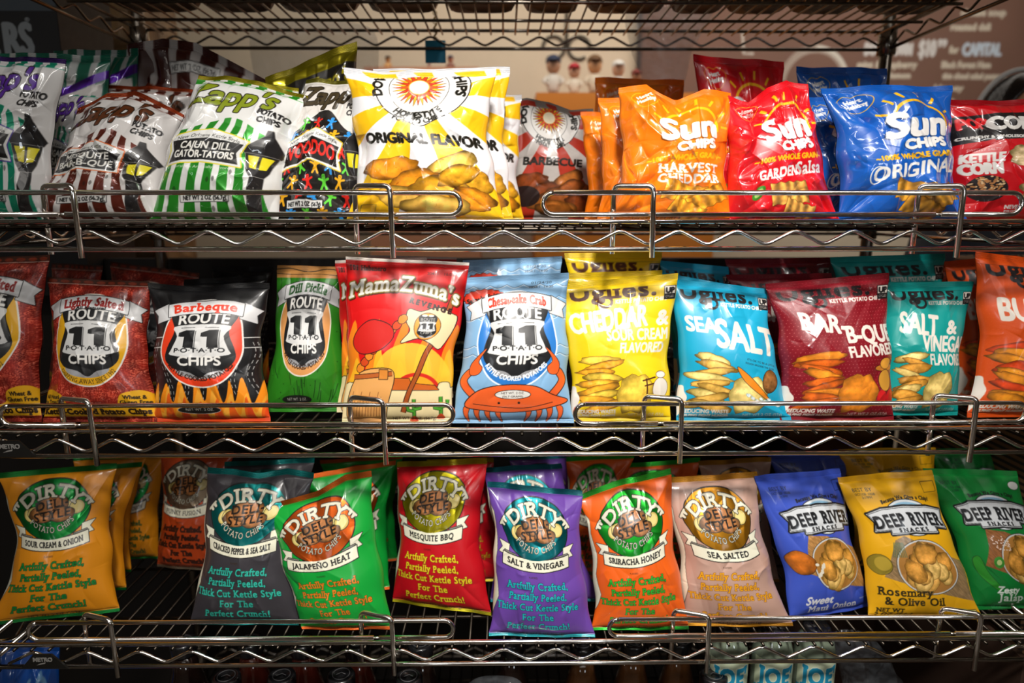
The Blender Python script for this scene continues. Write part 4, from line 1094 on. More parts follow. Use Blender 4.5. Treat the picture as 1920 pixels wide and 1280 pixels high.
def ledge(xa, xb, zl_, clips, gap, label):
    """retaining rail: a long loop of wire held by two hooked clips"""
    root = empty('retaining_rail', ((xa + xb) / 2, 0, zl_ + .02)); off = -np.array(root.location)
    zb, zt = zl_ + .0152, zl_ + .0425; r = (zt - zb) / 2
    def arc(cx, sg): return [(cx + sg * r * math.sin(a), -.0015, (zb + zt) / 2 + r * math.cos(a)) for a in np.linspace(0, PI, 10)]
    top = [(xa + r, -.0015, zt), (xb - r, -.0015, zt)]
    path = top + arc(xb - r, 1)[1:] + [(gap + .004, -.0015, zb)]
    m = MB(); m.tube(path, .0033, 12); path2 = [(xa + r, -.0015, zt)] + arc(xa + r, -1)[1:] + [(gap - .004, -.0015, zb)]
    m.tube(path2, .0033, 12); m.tube([(gap - .0045, -.0015, zb), (gap + .0045, -.0015, zb)], .0018, 8)
    o = m.build('rail_loop', M_CHROME, root); o.location = off
    for xf in clips:
        xr = xf - .048
        pts = [(xf + .001, -.0088, zl_ - .040), (xf, -.0088, zt + .0085), (xr, .0075, zt + .0085), (xr, .0075, zl_ - .036)]
        m = MB(); m.tube(rounded(pts, .009, 6), .0036, 12)
        o = m.build('hooked_clip', M_CHROME, root); o.location = off
    tag(root, label, 'retaining rail', 'retaining rails along the shelf fronts')
gx = lambda px, py: px_x(px, py)
ledge(X0 + .02, gx(864, 380), Z_A, (gx(150, 400), gx(735, 400)), gx(118, 403), 'left chrome retaining rail in front of the striped bags, above the top rim')
ledge(gx(1018, 380), gx(1914, 380), Z_A, (gx(1221, 400), gx(1793, 400)), gx(1757, 403), 'right chrome retaining rail in front of the orange, red and blue bags')
ledge(gx(1, 770), gx(850, 770), Z_B, (gx(180, 800), gx(722, 800)), gx(148, 792), 'left chrome retaining rail in front of the shield-printed bags')
ledge(gx(1078, 770), gx(1922, 770), Z_B, (gx(1273, 800), gx(1816, 800)), gx(1238, 792), 'right chrome retaining rail in front of the yellow, turquoise and maroon bags')
ledge(gx(52, 1165), gx(850, 1175), Z_C, (gx(218, 1190), gx(738, 1200)), gx(706, 1190), 'left chrome retaining rail of the lowest shelf, by the orange and charcoal bags')
ledge(gx(1142, 1175), gx(1990, 1160), Z_C, (gx(1324, 1190), gx(1827, 1180)), gx(1788, 1165), 'right chrome retaining rail of the lowest shelf, below the tan and blue bags')

# ------------------------------------------------------------------ the bags, front row then the ones behind
G = True
LO = (110, 152)
GA, GB, GC = 'snack bags on the upper shelf', 'snack bags on the middle shelf', 'snack bags on the lower shelf'
def bag(des, TL, TR, BR, BL, shelf, label, **k):
    if shelf != 'A':
        d = .028 if shelf == 'C' else .018
        k['pl'] = k.get('pl', .05) + d; k['pr'] = k.get('pr', .05) + d
    k.setdefault('group', {'A': GA, 'B': GB, 'C': GC}[shelf])
    return make_bag(des, 'chip_bag', TL, TR, BR, BL, shelf, label=label, **k)
# upper shelf, front
bag('zapp_teal', (-70, 100), (125, 112), (88, 415), (-95, 415), 'A', 'white bag with teal stripes and a lantern, cut by the left edge', yb=.045, gloss=G, seed=11, lean=8, pr=.03)
bag('zapp_brown', (150, 205), (345, 215), (300, 418), (48, 418), 'A', 'white bag with brown stripes and a black MESQUITE BAR-B-QUE plate', yb=.050, gloss=G, seed=12, lean=21, T=.034, top=(.16, .20, .10), amp=.0045)
bag('zapp_green', (372, 140), (578, 180), (520, 418), (278, 418), 'A', 'white bag with green stripes and a CAJUN DILL plate', yb=.046, gloss=G, seed=13, lean=14, T=.034, amp=.003, top=(.03, .03, .02), pl=.0, pr=.02)
bag('voodoo', (575, 150), (716, 150), (692, 418), (500, 418), 'A', 'black bag covered with little coloured doll figures and a red VOODOO title', yb=.062, gloss=G, seed=14, lean=16, T=.03, pl=.0)
bag('home_original', (644, 125), (930, 125), (946, 416), (650, 416), 'A', 'yellow and white rayed bag with sun emblem in the middle of the upper shelf', yb=.038, gloss=G, seed=15, lean=6, T=.030, pl=.08, pr=.07, top=(-.03, -.03, -.02), amp=.0035)
bag('sun_cheddar', (1160, 165), (1372, 172), (1372, 418), (1148, 418), 'A', 'bright orange bag with a crumpled notched top, HARVEST CHEDDAR, in front of its row', yb=.046, gloss=G, seed=22, lean=10, T=.034, top=(.04, -.09, .01), amp=.0052, nw=24)
bag('sun_salsa', (1366, 178), (1512, 160), (1574, 418), (1368, 418), 'A', 'bright red bag with GARDEN Salsa lettering and a peaked corner', yb=.044, gloss=G, seed=24, lean=10, T=.032, top=(-.08, .02, .06), amp=.0050, pl=-.02, nw=22)
bag('sun_original', (1540, 165), (1782, 162), (1812, 418), (1570, 418), 'A', 'blue bag with ORIGINAL lettering and a sun, frontmost of the blue ones', yb=.044, gloss=G, seed=27, lean=10, T=.034, top=(.0, .02, .01), pl=.07, pr=.06, amp=.0042, nw=20)
bag('pop_red', (1768, 188), (2010, 186), (2010, 418), (1790, 418), 'A', 'red bag with black band and popped corn pieces at the right edge', yb=.066, gloss=G, seed=28, lean=8, T=.03, pl=.0)
# upper shelf, behind
bag('zapp_teal_low', (-10, 98), (208, 104), (205, 414), (-10, 414), 'A', 'purple sealed bag behind the teal striped bag', yb=.17, gloss=G, seed=31, lean=4, res=LO, T=.022)
bag('zapp_teal_low', (100, 95), (262, 92), (258, 414), (80, 414), 'A', 'teal striped bag at the back, against the left rear post', yb=.24, gloss=G, seed=32, lean=4, res=LO)
bag('zapp_teal', (92, 165), (190, 170), (185, 416), (80, 416), 'A', 'shaded lantern bag wedged between the teal and brown striped bags', yb=.15, gloss=G, seed=33, lean=8, res=LO)
bag('zapp_brown', (190, 158), (380, 168), (372, 416), (180, 416), 'A', 'brown striped bag with an orange foil seal, second in its row', yb=.17, gloss=G, seed=34, lean=8, res=LO, amp=.006)
bag('zapp_brown_low', (240, 85), (500, 150), (480, 414), (260, 414), 'A', 'brown striped bag at the back showing above the others, orange foil edge', yb=.25, gloss=G, seed=35, lean=2, res=LO, amp=.006, top=(.10, .12, .06))
bag('zapp_green', (395, 148), (560, 165), (545, 414), (400, 414), 'A', 'green striped bag standing second behind the CAJUN DILL one', yb=.12, gloss=G, seed=36, lean=3, res=LO)
bag('voodoo_back', (498, 146), (668, 76), (690, 414), (520, 414), 'A', 'gold sealed black bag tilted behind the VOODOO bag', yb=.16, gloss=G, seed=37, lean=2, res=LO, amp=.006)
bag('home_original', (700, 130), (956, 126), (962, 416), (700, 416), 'A', 'second yellow and white rayed bag, just behind the front one', yb=.115, gloss=G, seed=38, lean=3, T=.02)
bag('home_original', (780, 172), (978, 178), (982, 414), (780, 414), 'A', 'third yellow and white rayed bag, deepest of its row', yb=.21, gloss=G, seed=39, lean=3, res=LO)
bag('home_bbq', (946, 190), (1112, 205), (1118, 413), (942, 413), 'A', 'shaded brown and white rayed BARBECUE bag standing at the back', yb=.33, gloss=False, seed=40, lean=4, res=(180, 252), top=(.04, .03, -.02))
bag('sun_cheddar', (1122, 182), (1300, 190), (1300, 416), (1120, 416), 'A', 'orange bag directly behind the HARVEST CHEDDAR one', yb=.12, gloss=G, seed=41, lean=4, res=(160, 224))
bag('sun_cheddar', (1088, 210), (1260, 214), (1262, 414), (1096, 414), 'A', 'orange bag further behind, leftmost in its row', yb=.21, gloss=G, seed=42, lean=4, res=LO)
bag('sun_cheddar', (1116, 145), (1282, 150), (1290, 414), (1100, 414), 'A', 'dark brown-looking orange bag at the very back of its row', yb=.40, gloss=G, seed=43, lean=2, res=LO, amp=.006)
bag('sun_salsa', (1298, 103), (1470, 116), (1480, 414), (1320, 414), 'A', 'dark red bag towering at the back, behind the GARDEN Salsa one', yb=.30, gloss=G, seed=44, lean=2, res=(160, 224))
bag('sun_original', (1492, 125), (1664, 128), (1670, 414), (1500, 414), 'A', 'shaded blue bag at the back beside the rear post', yb=.30, gloss=G, seed=45, lean=2, res=(160, 224))
bag('sun_original', (1500, 182), (1640, 180), (1650, 416), (1512, 416), 'A', 'blue bag second in its row, mostly behind the front blue one', yb=.13, gloss=G, seed=46, lean=4, res=(160, 224))

# middle shelf, front
bag('route_salted', (-112, 484), (97, 478), (80, 785), (-118, 795), 'B', 'brown burlap-print bag cut by the left edge of the middle shelf', seed=51, lean=9, T=.03, yb=.05)
bag('route_salted', (92, 520), (282, 528), (296, 787), (82, 787), 'B', 'brown burlap-print bag with white Lightly Salted banner', seed=52, lean=13, T=.032, yb=.048, pl=.06, pr=.03)
bag('route_bbq', (280, 530), (505, 530), (507, 790), (288, 790), 'B', 'black bag with orange flames and red Barbeque lettering, in front', seed=53, lean=12, T=.03, yb=.048, top=(-.02, -.03, .0), pl=.03, pr=.04)
bag('route_dill', (520, 497), (652, 500), (648, 778), (492, 768), 'B', 'green bag with peach ring and Dill Pickle banner', seed=54, lean=10, T=.026, yb=.095, amp=.0025)
bag('red_desert', (650, 481), (880, 492), (846, 793), (642, 790), 'B', 'red and yellow desert picture bag with large white lettering', seed=55, lean=8, T=.022, yb=.040, amp=.0022, nw=10, pl=.01, pr=.01)
bag('route_crab', (872, 520), (1066, 511), (1076, 803), (848, 801), 'B', 'light blue bag with a large orange crab, frontmost', seed=56, lean=10, T=.028, yb=.036, amp=.0026, nw=12, pl=.02, pr=.03)
bag('ugly_cheddar', (1052, 532), (1270, 512), (1256, 794), (1072, 796), 'B', 'yellow CHEDDAR & SOUR CREAM bag at the front of its row', seed=57, lean=9, T=.024, yb=.044, amp=.0028, pl=.0, pr=.02)
bag('ugly_salt', (1262, 522), (1437, 541), (1484, 792), (1268, 790), 'B', 'turquoise SEA SALT bag at the front of its row', seed=58, lean=11, T=.028, yb=.042, amp=.0028, pl=.01, pr=.04)
bag('ugly_bbq', (1434, 532), (1668, 511), (1676, 790), (1462, 786), 'B', 'maroon dotted BAR-B-QUE bag at the front of its row', seed=59, lean=9, T=.030, yb=.044, amp=.0035, pl=.05, pr=.02)
bag('ugly_vinegar', (1652, 530), (1826, 527), (1794, 786), (1640, 776), 'B', 'teal SALT & VINEGAR bag in front of the other teal one', seed=60, lean=10, T=.028, yb=.066, amp=.0035, pl=.02, pr=.06)
bag('ugly_buffalo', (1826, 472), (2030, 492), (2030, 790), (1812, 780), 'B', 'orange BUFFALO bag at the right edge of the middle shelf', seed=61, lean=8, T=.03, yb=.056, amp=.0030)
# middle shelf, behind
def behind(des, x0, x1, y0, y1, xb0, xb1, label, yb, seed, shelf='B', **k):
    ybt = {'B': 782, 'C': 1130, 'A': 414}[shelf]
    k.setdefault('res', LO)
    return bag(des, (x0, y0), (x1, y1), (xb1, ybt), (xb0, ybt), shelf, label, yb=yb, seed=seed, lean=k.pop('lean', 3), **k)
behind('route_salted', 98, 190, 493, 498, 98, 196, 'dark brown bag with a pale seal, left of its group behind the Lightly Salted one', .17, 71)
behind('route_salted', 205, 375, 490, 512, 205, 360, 'reddish brown bag leaning at the back of the middle shelf', .20, 72)
behind('route_bbq', 345, 500, 524, 515, 340, 490, 'black Barbeque bag right behind the front one', .14, 73, res=(160, 224))
behind('route_bbq', 398, 512, 498, 500, 400, 512, 'black bag in the dark at the back beside the green one', .27, 74)
behind('red_desert', 628, 800, 488, 482, 632, 800, 'red bag just behind the desert picture bag, showing at its left', .09, 75, res=(160, 224), T=.014)
behind('red_desert', 690, 856, 478, 482, 700, 850, 'red bag with pale seal, third behind the desert picture bag', .17, 76)
behind('route_crab', 868, 1054, 488, 480, 870, 1050, 'light blue bag behind the crab bag, its banner hidden', .115, 77, res=(160, 224), T=.016)
behind('ugly_cheddar', 1062, 1242, 512, 506, 1075, 1240, 'yellow bag second in its row, showing only its top', .115, 78, res=(160, 224), T=.016)
behind('ugly_cheddar', 1058, 1240, 474, 472, 1075, 1235, 'yellow bag third in its row under the shelf rim', .20, 79)
behind('ugly_salt', 1240, 1405, 510, 540, 1265, 1440, 'turquoise bag right behind the SEA SALT one', .12, 80, res=(160, 224), T=.016)
behind('ugly_salt', 1236, 1365, 488, 500, 1260, 1400, 'turquoise bag deep in the shadow of its row', .21, 81)
behind('ugly_bbq', 1362, 1560, 515, 512, 1440, 1600, 'maroon bag behind the dotted one, with a pale line along its seal', .14, 82, res=(160, 224), T=.016)
behind('ugly_bbq', 1360, 1556, 486, 482, 1400, 1580, 'maroon bag farthest back of the dotted ones', .23, 83)
behind('ugly_vinegar', 1555, 1773, 482, 475, 1590, 1770, 'dark teal bag behind with the certified stamp at its top', .16, 84, res=(160, 224))
behind('ugly_buffalo', 1768, 1905, 490, 478, 1790, 1900, 'orange bag behind the BUFFALO one, in shade', .14, 85)
behind('ugly_buffalo', 1730, 1850, 492, 492, 1750, 1860, 'rust orange bag at the back between teal and orange ones', .24, 86)

# lower shelf, front
bag('dirty_orange', (-2, 886), (218, 868), (224, 1146), (-20, 1172), 'C', 'amber bag with green oval, at the left end of the lower shelf', seed=91, lean=16, T=.028, pl=.14, pr=.04, amp=.0028)
bag('dirty_black', (388, 876), (589, 886), (560, 1172), (356, 1170), 'C', 'charcoal bag with teal oval, CRACKED PEPPER & SEA SALT', seed=92, lean=15, T=.030, pl=.03, pr=.06, amp=.003, top=(.0, -.02, .02))
bag('dirty_green', (494, 948), (696, 882), (738, 1180), (566, 1180), 'C', 'green bag with copper oval, JALAPEÑO HEAT, leaning left', seed=93, lean=13, T=.030, pl=.0, pr=.02, amp=.003, top=(-.01, -.02, .03))
bag('dirty_red', (744, 866), (913, 858), (921, 1154), (736, 1128), 'C', 'red bag with gold oval, MESQUITE BBQ', seed=94, lean=12, T=.028, pl=.02, pr=.06, amp=.003)
bag('dirty_purple', (914, 902), (1092, 920), (1116, 1195), (917, 1192), 'C', 'purple bag with teal oval, SALT & VINEGAR, at the shelf front', seed=95, lean=14, T=.030, pl=.04, pr=.04, amp=.004, nw=20)
bag('dirty_sriracha', (1084, 930), (1258, 878), (1292, 1180), (1110, 1182), 'C', 'orange bag with green oval, SRIRACHA HONEY', seed=96, lean=13, T=.030, pl=.06, pr=.02, amp=.0035, top=(.02, .03, .01))
bag('dirty_tan', (1240, 896), (1420, 884), (1488, 1174), (1284, 1174), 'C', 'pinkish tan bag with gold oval, SEA SALTED', seed=97, lean=13, T=.032, pl=.02, pr=.08, amp=.0035)
bag('river_maui', (1412, 892), (1576, 878), (1634, 1136), (1482, 1164), 'C', 'blue bag with a bowl of chips, Sweet Maui Onion', seed=98, lean=13, T=.028, pl=.03, pr=.05, amp=.003)
bag('river_rosemary', (1568, 894), (1745, 880), (1842, 1160), (1628, 1158), 'C', 'yellow bag with a bowl of chips, Rosemary & Olive Oil', seed=99, lean=13, T=.026, pl=.05, pr=.01, amp=.0022, nw=10)
bag('river_jalapeno', (1728, 877), (1902, 882), (1990, 1140), (1826, 1142), 'C', 'green bag with a bowl of chips, Jalapeño, near the right edge', seed=100, lean=13, T=.026, pl=.03, pr=.02, amp=.0025)
# lower shelf, behind
def behind_c(des, q, label, seed, **k):
    k.setdefault('res', LO); k.setdefault('lean', 12)
    return bag(des, *q, 'C', label, seed=seed, **k)
behind_c('dirty_orange', ((120, 876), (266, 866), (236, 1106), (110, 1108)), 'amber bag right behind the SOUR CREAM & ONION one', 111, pr=.10, res=(160, 224))
behind_c('dirty_orange', ((140, 856), (275, 850), (245, 1072), (130, 1072)), 'amber bag third in its row at the left of the lower shelf', 112, pr=.08)
behind_c('dirty_orange', ((205, 852), (312, 850), (298, 1046), (215, 1048)), 'deep amber bag standing in shadow at the back left', 113)
behind_c('dirty_funky', ((300, 846), (440, 846), (420, 1072), (294, 1062)), 'rust orange bag with cream ribbon behind the charcoal one', 114, res=(160, 224))
behind_c('dirty_black', ((420, 866), (590, 858), (570, 1100), (420, 1100)), 'charcoal bag second in its row with a teal foil seal', 115, T=.02)
behind_c('dirty_green', ((572, 890), (742, 862), (730, 1104), (600, 1120)), 'green bag right behind the JALAPEÑO HEAT one', 116, res=(160, 224), T=.022)
behind_c('dirty_green', ((600, 862), (755, 852), (745, 1050), (620, 1060)), 'green bag third in its row below the shelf rim', 117)
behind_c('dirty_red', ((800, 862), (925, 858), (946, 1090), (800, 1092)), 'dark red bag behind the MESQUITE BBQ one', 118, T=.02)
behind_c('dirty_purple', ((906, 876), (1052, 868), (1130, 1126), (920, 1128)), 'purple bag second in its row, teal foil seal on top', 119, T=.018)
behind_c('dirty_purple', ((955, 855), (1076, 850), (1090, 1070), (960, 1070)), 'purple bag third in its row in the dark', 120)
behind_c('dirty_sriracha', ((1062, 856), (1190, 850), (1130, 1090), (1050, 1090)), 'dark orange bag behind, between purple and orange bags', 121)
behind_c('dirty_sriracha', ((1130, 872), (1314, 858), (1300, 1090), (1150, 1090)), 'orange bag right behind the SRIRACHA HONEY one', 122, res=(160, 224), T=.018)
behind_c('dirty_tan', ((1310, 864), (1444, 856), (1460, 1090), (1320, 1090)), 'tan bag behind the SEA SALTED one', 123, res=(160, 224), T=.018)
behind_c('river_maui', ((1440, 852), (1590, 842), (1600, 1060), (1480, 1060)), 'blue bag behind the Maui Onion one', 124, res=(160, 224))
behind_c('river_rosemary', ((1570, 842), (1752, 838), (1780, 1060), (1600, 1060)), 'yellow bag behind the Rosemary one', 125, res=(160, 224))
behind_c('river_jalapeno', ((1745, 842), (1900, 838), (1920, 1050), (1770, 1050)), 'green bag behind the Jalapeño one', 126)

# ------------------------------------------------------------------ the room
def struct(name, mb, mat, sm=False): return tag(mb.build(name, mat, None, sm), kind='structure')
YB = 2.75
m = MB(); m.box((-4, -4, -.06), (5, YB + .1, 0)); struct('floor', m, simple('brown_floor_tile', '#6f6458', .35, 0, .1, 12, .2, var=.15))
m = MB(); m.box((-4, -4, 2.9), (5, YB + .1, 2.96)); struct('ceiling', m, simple('cream_ceiling', '#d9d2c6', .8, 0, .1, 30))
m = MB(); m.box((-4, YB, 0), (5, YB + .1, 2.9)); struct('wall_back', m, simple('cream_plaster', '#dccdb4', .8, 0, .1, 18, var=.04))
m = MB(); m.box((-4.1, -4, 0), (-4, YB + .1, 2.9)); struct('wall_left', m, simple('tan_plaster', '#b5aa9a', .8))
m = MB(); m.box((5, -4, 0), (5.1, YB + .1, 2.9)); struct('wall_right', m, simple('tan_plaster_2', '#b5aa9a', .8))
m = MB(); m.box((-4, -4.1, 0), (5, -4, 2.9)); struct('wall_front', m, simple('dim_plaster', '#8f877b', .8))
m = MB(); m.box((-1.6, .665, 0), (.95, .70, 1.395)); struct('wall_shade_backing', m, simple('dark_backing_panel', '#17110d', .7, 0, .05, 20))  # added dark panel that keeps the depth behind the shelves dark

# menu board with chalk lettering
bx0, bz1 = at_y(1192, 300, YB - .05)[0], 0
p0, p1 = at_y(1195, 330, YB - .06), at_y(2150, -260, YB - .06)
bw, bh = p1[0] - p0[0], p1[2] - p0[2]
BU, BV = 620, 400
cv = Canvas(BU, BV, '#7a5a4c', w=955, h=590)
cv.img[:, :, :3] *= (.97 + .06 * vnoise(*np.meshgrid(cv.X, cv.Y), 60, 3))[:, :, None]
def bt(t, px, py, h, w_, col='#cfc4b2', b=1.2): cv.text(t, px - 1195, py + 260, h, col, bold=b, width=w_)
bt('cheese soup', 1872, 18, 13, 90); bt('roasted deli', 1850, 45, 13, 80)
bt('DOWNTOWN', 1690, 92, 22, 96, '#d8d4d0', 2); bt('$10', 1768, 94, 30, 34, '#d8d4d0', 2); bt('99', 1797, 76, 13, 18, '#d8d4d0', 1.6)
bt('for', 1822, 88, 13, 18); bt('CAPITAL', 1878, 92, 22, 78, '#c8d4e0', 2)
bt('mint & raspberry', 1690, 116, 12, 120); bt('Black Forest Ham', 1850, 116, 12, 100)
bt('fruit, lemon', 1700, 136, 11, 80); bt('thin sliced salad pastrami', 1870, 137, 11, 130); bt('with mayo', 1690, 160, 11, 80); bt('Honey', 1820, 160, 11, 60); bt('Horse', 1810, 184, 11, 50)
cc = (1545 - 1195, 150 + 260)
for k in range(60):
    a = -PI * .95 + k / 59 * PI * .9
    cv.line([(cc[0] + 58 * math.cos(a), cc[1] + 62 * math.sin(a)), (cc[0] + 72 * math.cos(a), cc[1] + 77 * math.sin(a))], 1.6, '#d9d2c6')
cv.line(ell(cc[0], cc[1], 68, 72, 60, 0, 0, 0, -PI * .5, -PI * .02), 9, '#d9d2c6')
cv.line([(1395 - 1195, 310), (1400 - 1195, 350), (1420 - 1195, 350)], 5, '#d0c8bc')
A_ = cv.result()[::-1]
uu, vv = np.meshgrid(np.linspace(0, 1, BU), np.linspace(0, 1, BV))
Vv = np.stack([uu * bw, np.zeros_like(uu), vv * bh], -1)
V_, Q_, C_, U_ = grid_mesh('', Vv, BU, BV, A_, np.stack([uu, vv], -1))
menu = empty('menu_board', (p0[0], YB - .06, p0[2]))
obj('lettered_face', quad_mesh('lettered_face', V_, Q_, C_, U_), M_PRINT, menu)
m = MB(); m.box((-.02, .002, -.02), (bw + .02, .03, bh + .02)); m.build('backing', simple('menu_backing', '#3a2a22', .6), menu, False)
tag(menu, 'brown menu board with blurred white chalk lettering on the back wall', 'menu board')

# brown paper-faced cupboard at the left rear and the black display box
q0, q1 = at_y(60, 160, 1.0), at_y(238, -60, 1.0)
def crumple_mat(name, a, b, sc):
    m_, nt, bs = new_mat(name); L = nt.links.new
    tc = nt.nodes.new('ShaderNodeTexCoord'); v = nt.nodes.new('ShaderNodeTexVoronoi'); v.inputs['Scale'].default_value = sc
    L(tc.outputs['Object'], v.inputs['Vector']); r = nt.nodes.new('ShaderNodeValToRGB')
    r.color_ramp.elements[0].color = lin(a); r.color_ramp.elements[1].color = lin(b)
    L(v.outputs['Distance'], r.inputs[0]); L(r.outputs[0], bs.inputs['Base Color'])
    bp = nt.nodes.new('ShaderNodeBump'); bp.inputs['Strength'].default_value = .8; bp.inputs['Distance'].default_value = .02
    L(v.outputs['Distance'], bp.inputs['Height']); L(bp.outputs['Normal'], bs.inputs['Normal']); bs.inputs['Roughness'].default_value = .4
    return m_
cab = empty('paper_sack', (q0[0] - .5, 1.0, 0))
m = MB(); wd = q1[0] - q0[0] + .5
nx, nz = 60, 60; UU, ZZ = np.meshgrid(np.linspace(0, 1, nx), np.linspace(0, 1, nz))
dy = .03 * vnoise(UU * 10, ZZ * 16, 1.3, 4) + .012 * vnoise(UU * 30, ZZ * 40, 1.2, 6)
Vf = np.stack([UU * wd, -dy, ZZ * 2.2], -1).reshape(-1, 3); ii = np.arange(nz - 1)[:, None] * nx + np.arange(nx - 1)[None]
Fq = np.stack([ii, ii + 1, ii + 1 + nx, ii + nx], -1).reshape(-1, 4).tolist()
m.add(Vf, Fq); m.box((0, .0, 0), (wd, .25, 2.2)); m.build('crinkled_cover', crumple_mat('brown_kraft_paper', '#a08058', '#6a5036', 14), cab, False)
tag(cab, 'tall stack wrapped in crinkled brown paper, behind the left end of the rack', 'paper wrapped stack')
q0, q1 = at_y(-110, 150, .60), at_y(92, -90, .60)
cv = Canvas(240, 260, '#0d0d10', w=202, h=240)
cv.fill(rect(0, 0, 202, 112), '#49525c'); cv.fill(ell(150, 85, 40, 25), '#6c7680', a=.5)
cv.text('CRACKERS', 76, 192, 50, '#8c9398', bold=3.5, width=158 * 1.0); cv.text('®', 188 - 40, 134, 8, '#8c9398')
cv.img[:, :, :3] = hexc('#0d0d10'); cv.fill(rect(0, 0, 202, 108), '#3c444c')
cv.text('RS', 134, 190, 58, '#7c8286', bold=3.2, width=48); cv.text('KE', 74, 190, 58, '#7c8286', bold=3.2, width=56); cv.text('®', 153, 128, 7, '#7c8286', bold=.3)
A_ = cv.result()[::-1]; uu, vv = np.meshgrid(np.linspace(0, 1, 240), np.linspace(0, 1, 260)); bw2, bh2 = q1[0] - q0[0], q1[2] - q0[2]
V_, Q_, C_, U_ = grid_mesh('', np.stack([uu * bw2, 0 * uu, vv * bh2], -1), 240, 260, A_, np.stack([uu, vv], -1))
dsp = empty('display_carton', (q0[0], .60, q0[2]))
obj('printed_front', quad_mesh('printed_front', V_, Q_, C_, U_), M_PRINT, dsp)
m = MB(); m.box((0, .002, -.45), (bw2, .2, bh2)); m.build('carton', simple('black_carton', '#0d0d10', .6), dsp, False)
tag(dsp, 'black carton with large grey letters at the top left corner', 'carton')

# crumpled clear plastic
def film_mat(name, tint='#e8ecef', a=.22):
    m_, nt, b = new_mat(name); L = nt.links.new
    b.inputs['Base Color'].default_value = lin(tint); b.inputs['Roughness'].default_value = .12; b.inputs['Alpha'].default_value = a
    tc = nt.nodes.new('ShaderNodeTexCoord'); n = nt.nodes.new('ShaderNodeTexNoise'); n.inputs['Scale'].default_value = 25
    L(tc.outputs['Object'], n.inputs['Vector']); bp = nt.nodes.new('ShaderNodeBump'); bp.inputs['Strength'].default_value = 1; bp.inputs['Distance'].default_value = .03
    L(n.outputs['Fac'], bp.inputs['Height']); L(bp.outputs['Normal'], b.inputs['Normal']); b.inputs['Specular IOR Level'].default_value = 1; return m_
M_FILM = film_mat('clear_plastic_film'); M_FILM2 = film_mat('thin_shrink_film', '#c8d0d8', .05)
def film_sack(name, pts, Y, depth, label, seed, mat=M_FILM, cat='plastic bag', group=None):
    """closed crumpled sack with front and back sheets, outline in the plane y=Y"""
    P = smooth(pts, 6); c = P.mean(0); N = len(P); rings = 14; V = []; F = []
    r = np.random.RandomState(seed); org = at_y(c[0], c[1], Y)
    for sgn in (-1, 1):
        b0 = len(V)
        for i in range(rings + 1):
            t = i / rings
            for k in range(N):
                q = c + (P[k] - c) * t; w3 = at_y(q[0], q[1], Y)
                d = depth * (1 - t * t) ** .5 + depth * .8 * (vnoise(np.array([q[0]]), np.array([q[1]]), 16, seed)[0] - .5) * (1 - t ** 4)
                V.append((w3[0] - org[0], sgn * d, w3[2] - org[2]))
        for i in range(rings):
            for k in range(N):
                a, b, c_, d_ = b0 + i * N + k, b0 + i * N + (k + 1) % N, b0 + (i + 1) * N + (k + 1) % N, b0 + (i + 1) * N + k
                F.append((a, d_, c_, b) if sgn < 0 else (a, b, c_, d_))
    m = MB(); m.add(V, F); o = m.build(name, mat); o.location = org
    return tag(o, label, cat, group)
film_sack('clear_plastic_bag', [(1176, 20), (1250, 10), (1335, 20), (1300, 90), (1285, 150), (1262, 200), (1228, 210), (1205, 150), (1182, 90)], .64, .03, 'crumpled clear plastic bag hanging behind the orange bags', 3)
film_sack('clear_plastic_bag', [(470, 50), (560, 40), (690, 50), (710, 120), (690, 190), (600, 220), (500, 200)], .655, .03, 'loose clear plastic behind the gold sealed bag', 5)

# teal tag hanging on a little chain
tg = empty('hanging_tag', tuple(at_y(816, 98, .625)))
a, b = at_y(797, 76, .625), at_y(836, 118, .625)
m = MB(); m.box((a[0] - tg.location[0], -.002, b[2] - tg.location[2]), (b[0] - tg.location[0], .002, a[2] - tg.location[2])); m.build('tag_plate', simple('teal_plastic_tag', '#0a8fb4', .5), tg, False)
m = MB()
for k in range(9): m.tube([(.001 + .004 * math.cos(t), (.004 * math.sin(t) if k % 2 else 0), .026 + k * .0085 + (.004 * math.sin(t) if not k % 2 else .005 * math.cos(t))) for t in np.linspace(0, 2 * PI, 9)[:-1]], .0011, 6, closed=True)
m.build('chain', simple('brass_chain', '#9a7a3a', .35, 1), tg)
tag(tg, 'teal plastic tag hanging on a brass chain under the top shelf', 'hanging tag')
# scrolled dark iron hook on the wall
hk = at_y(1062, 82, YB - .009); m = MB()
for sx in (-1, 1):
    m.tube([(sx * (.065 + .055 * math.cos(t)), 0, -.02 + .055 * math.sin(t)) for t in np.linspace(0, 1.7 * PI, 22)], .008, 8)
m.tube([(0, 0, -.02), (0, 0, .16)], .008, 8); o = m.build('scroll_hook', simple('dark_iron', '#4a443c', .5, .6)); o.location = hk
tag(o, 'dark scrolled iron hook on the cream wall', 'wall hook')
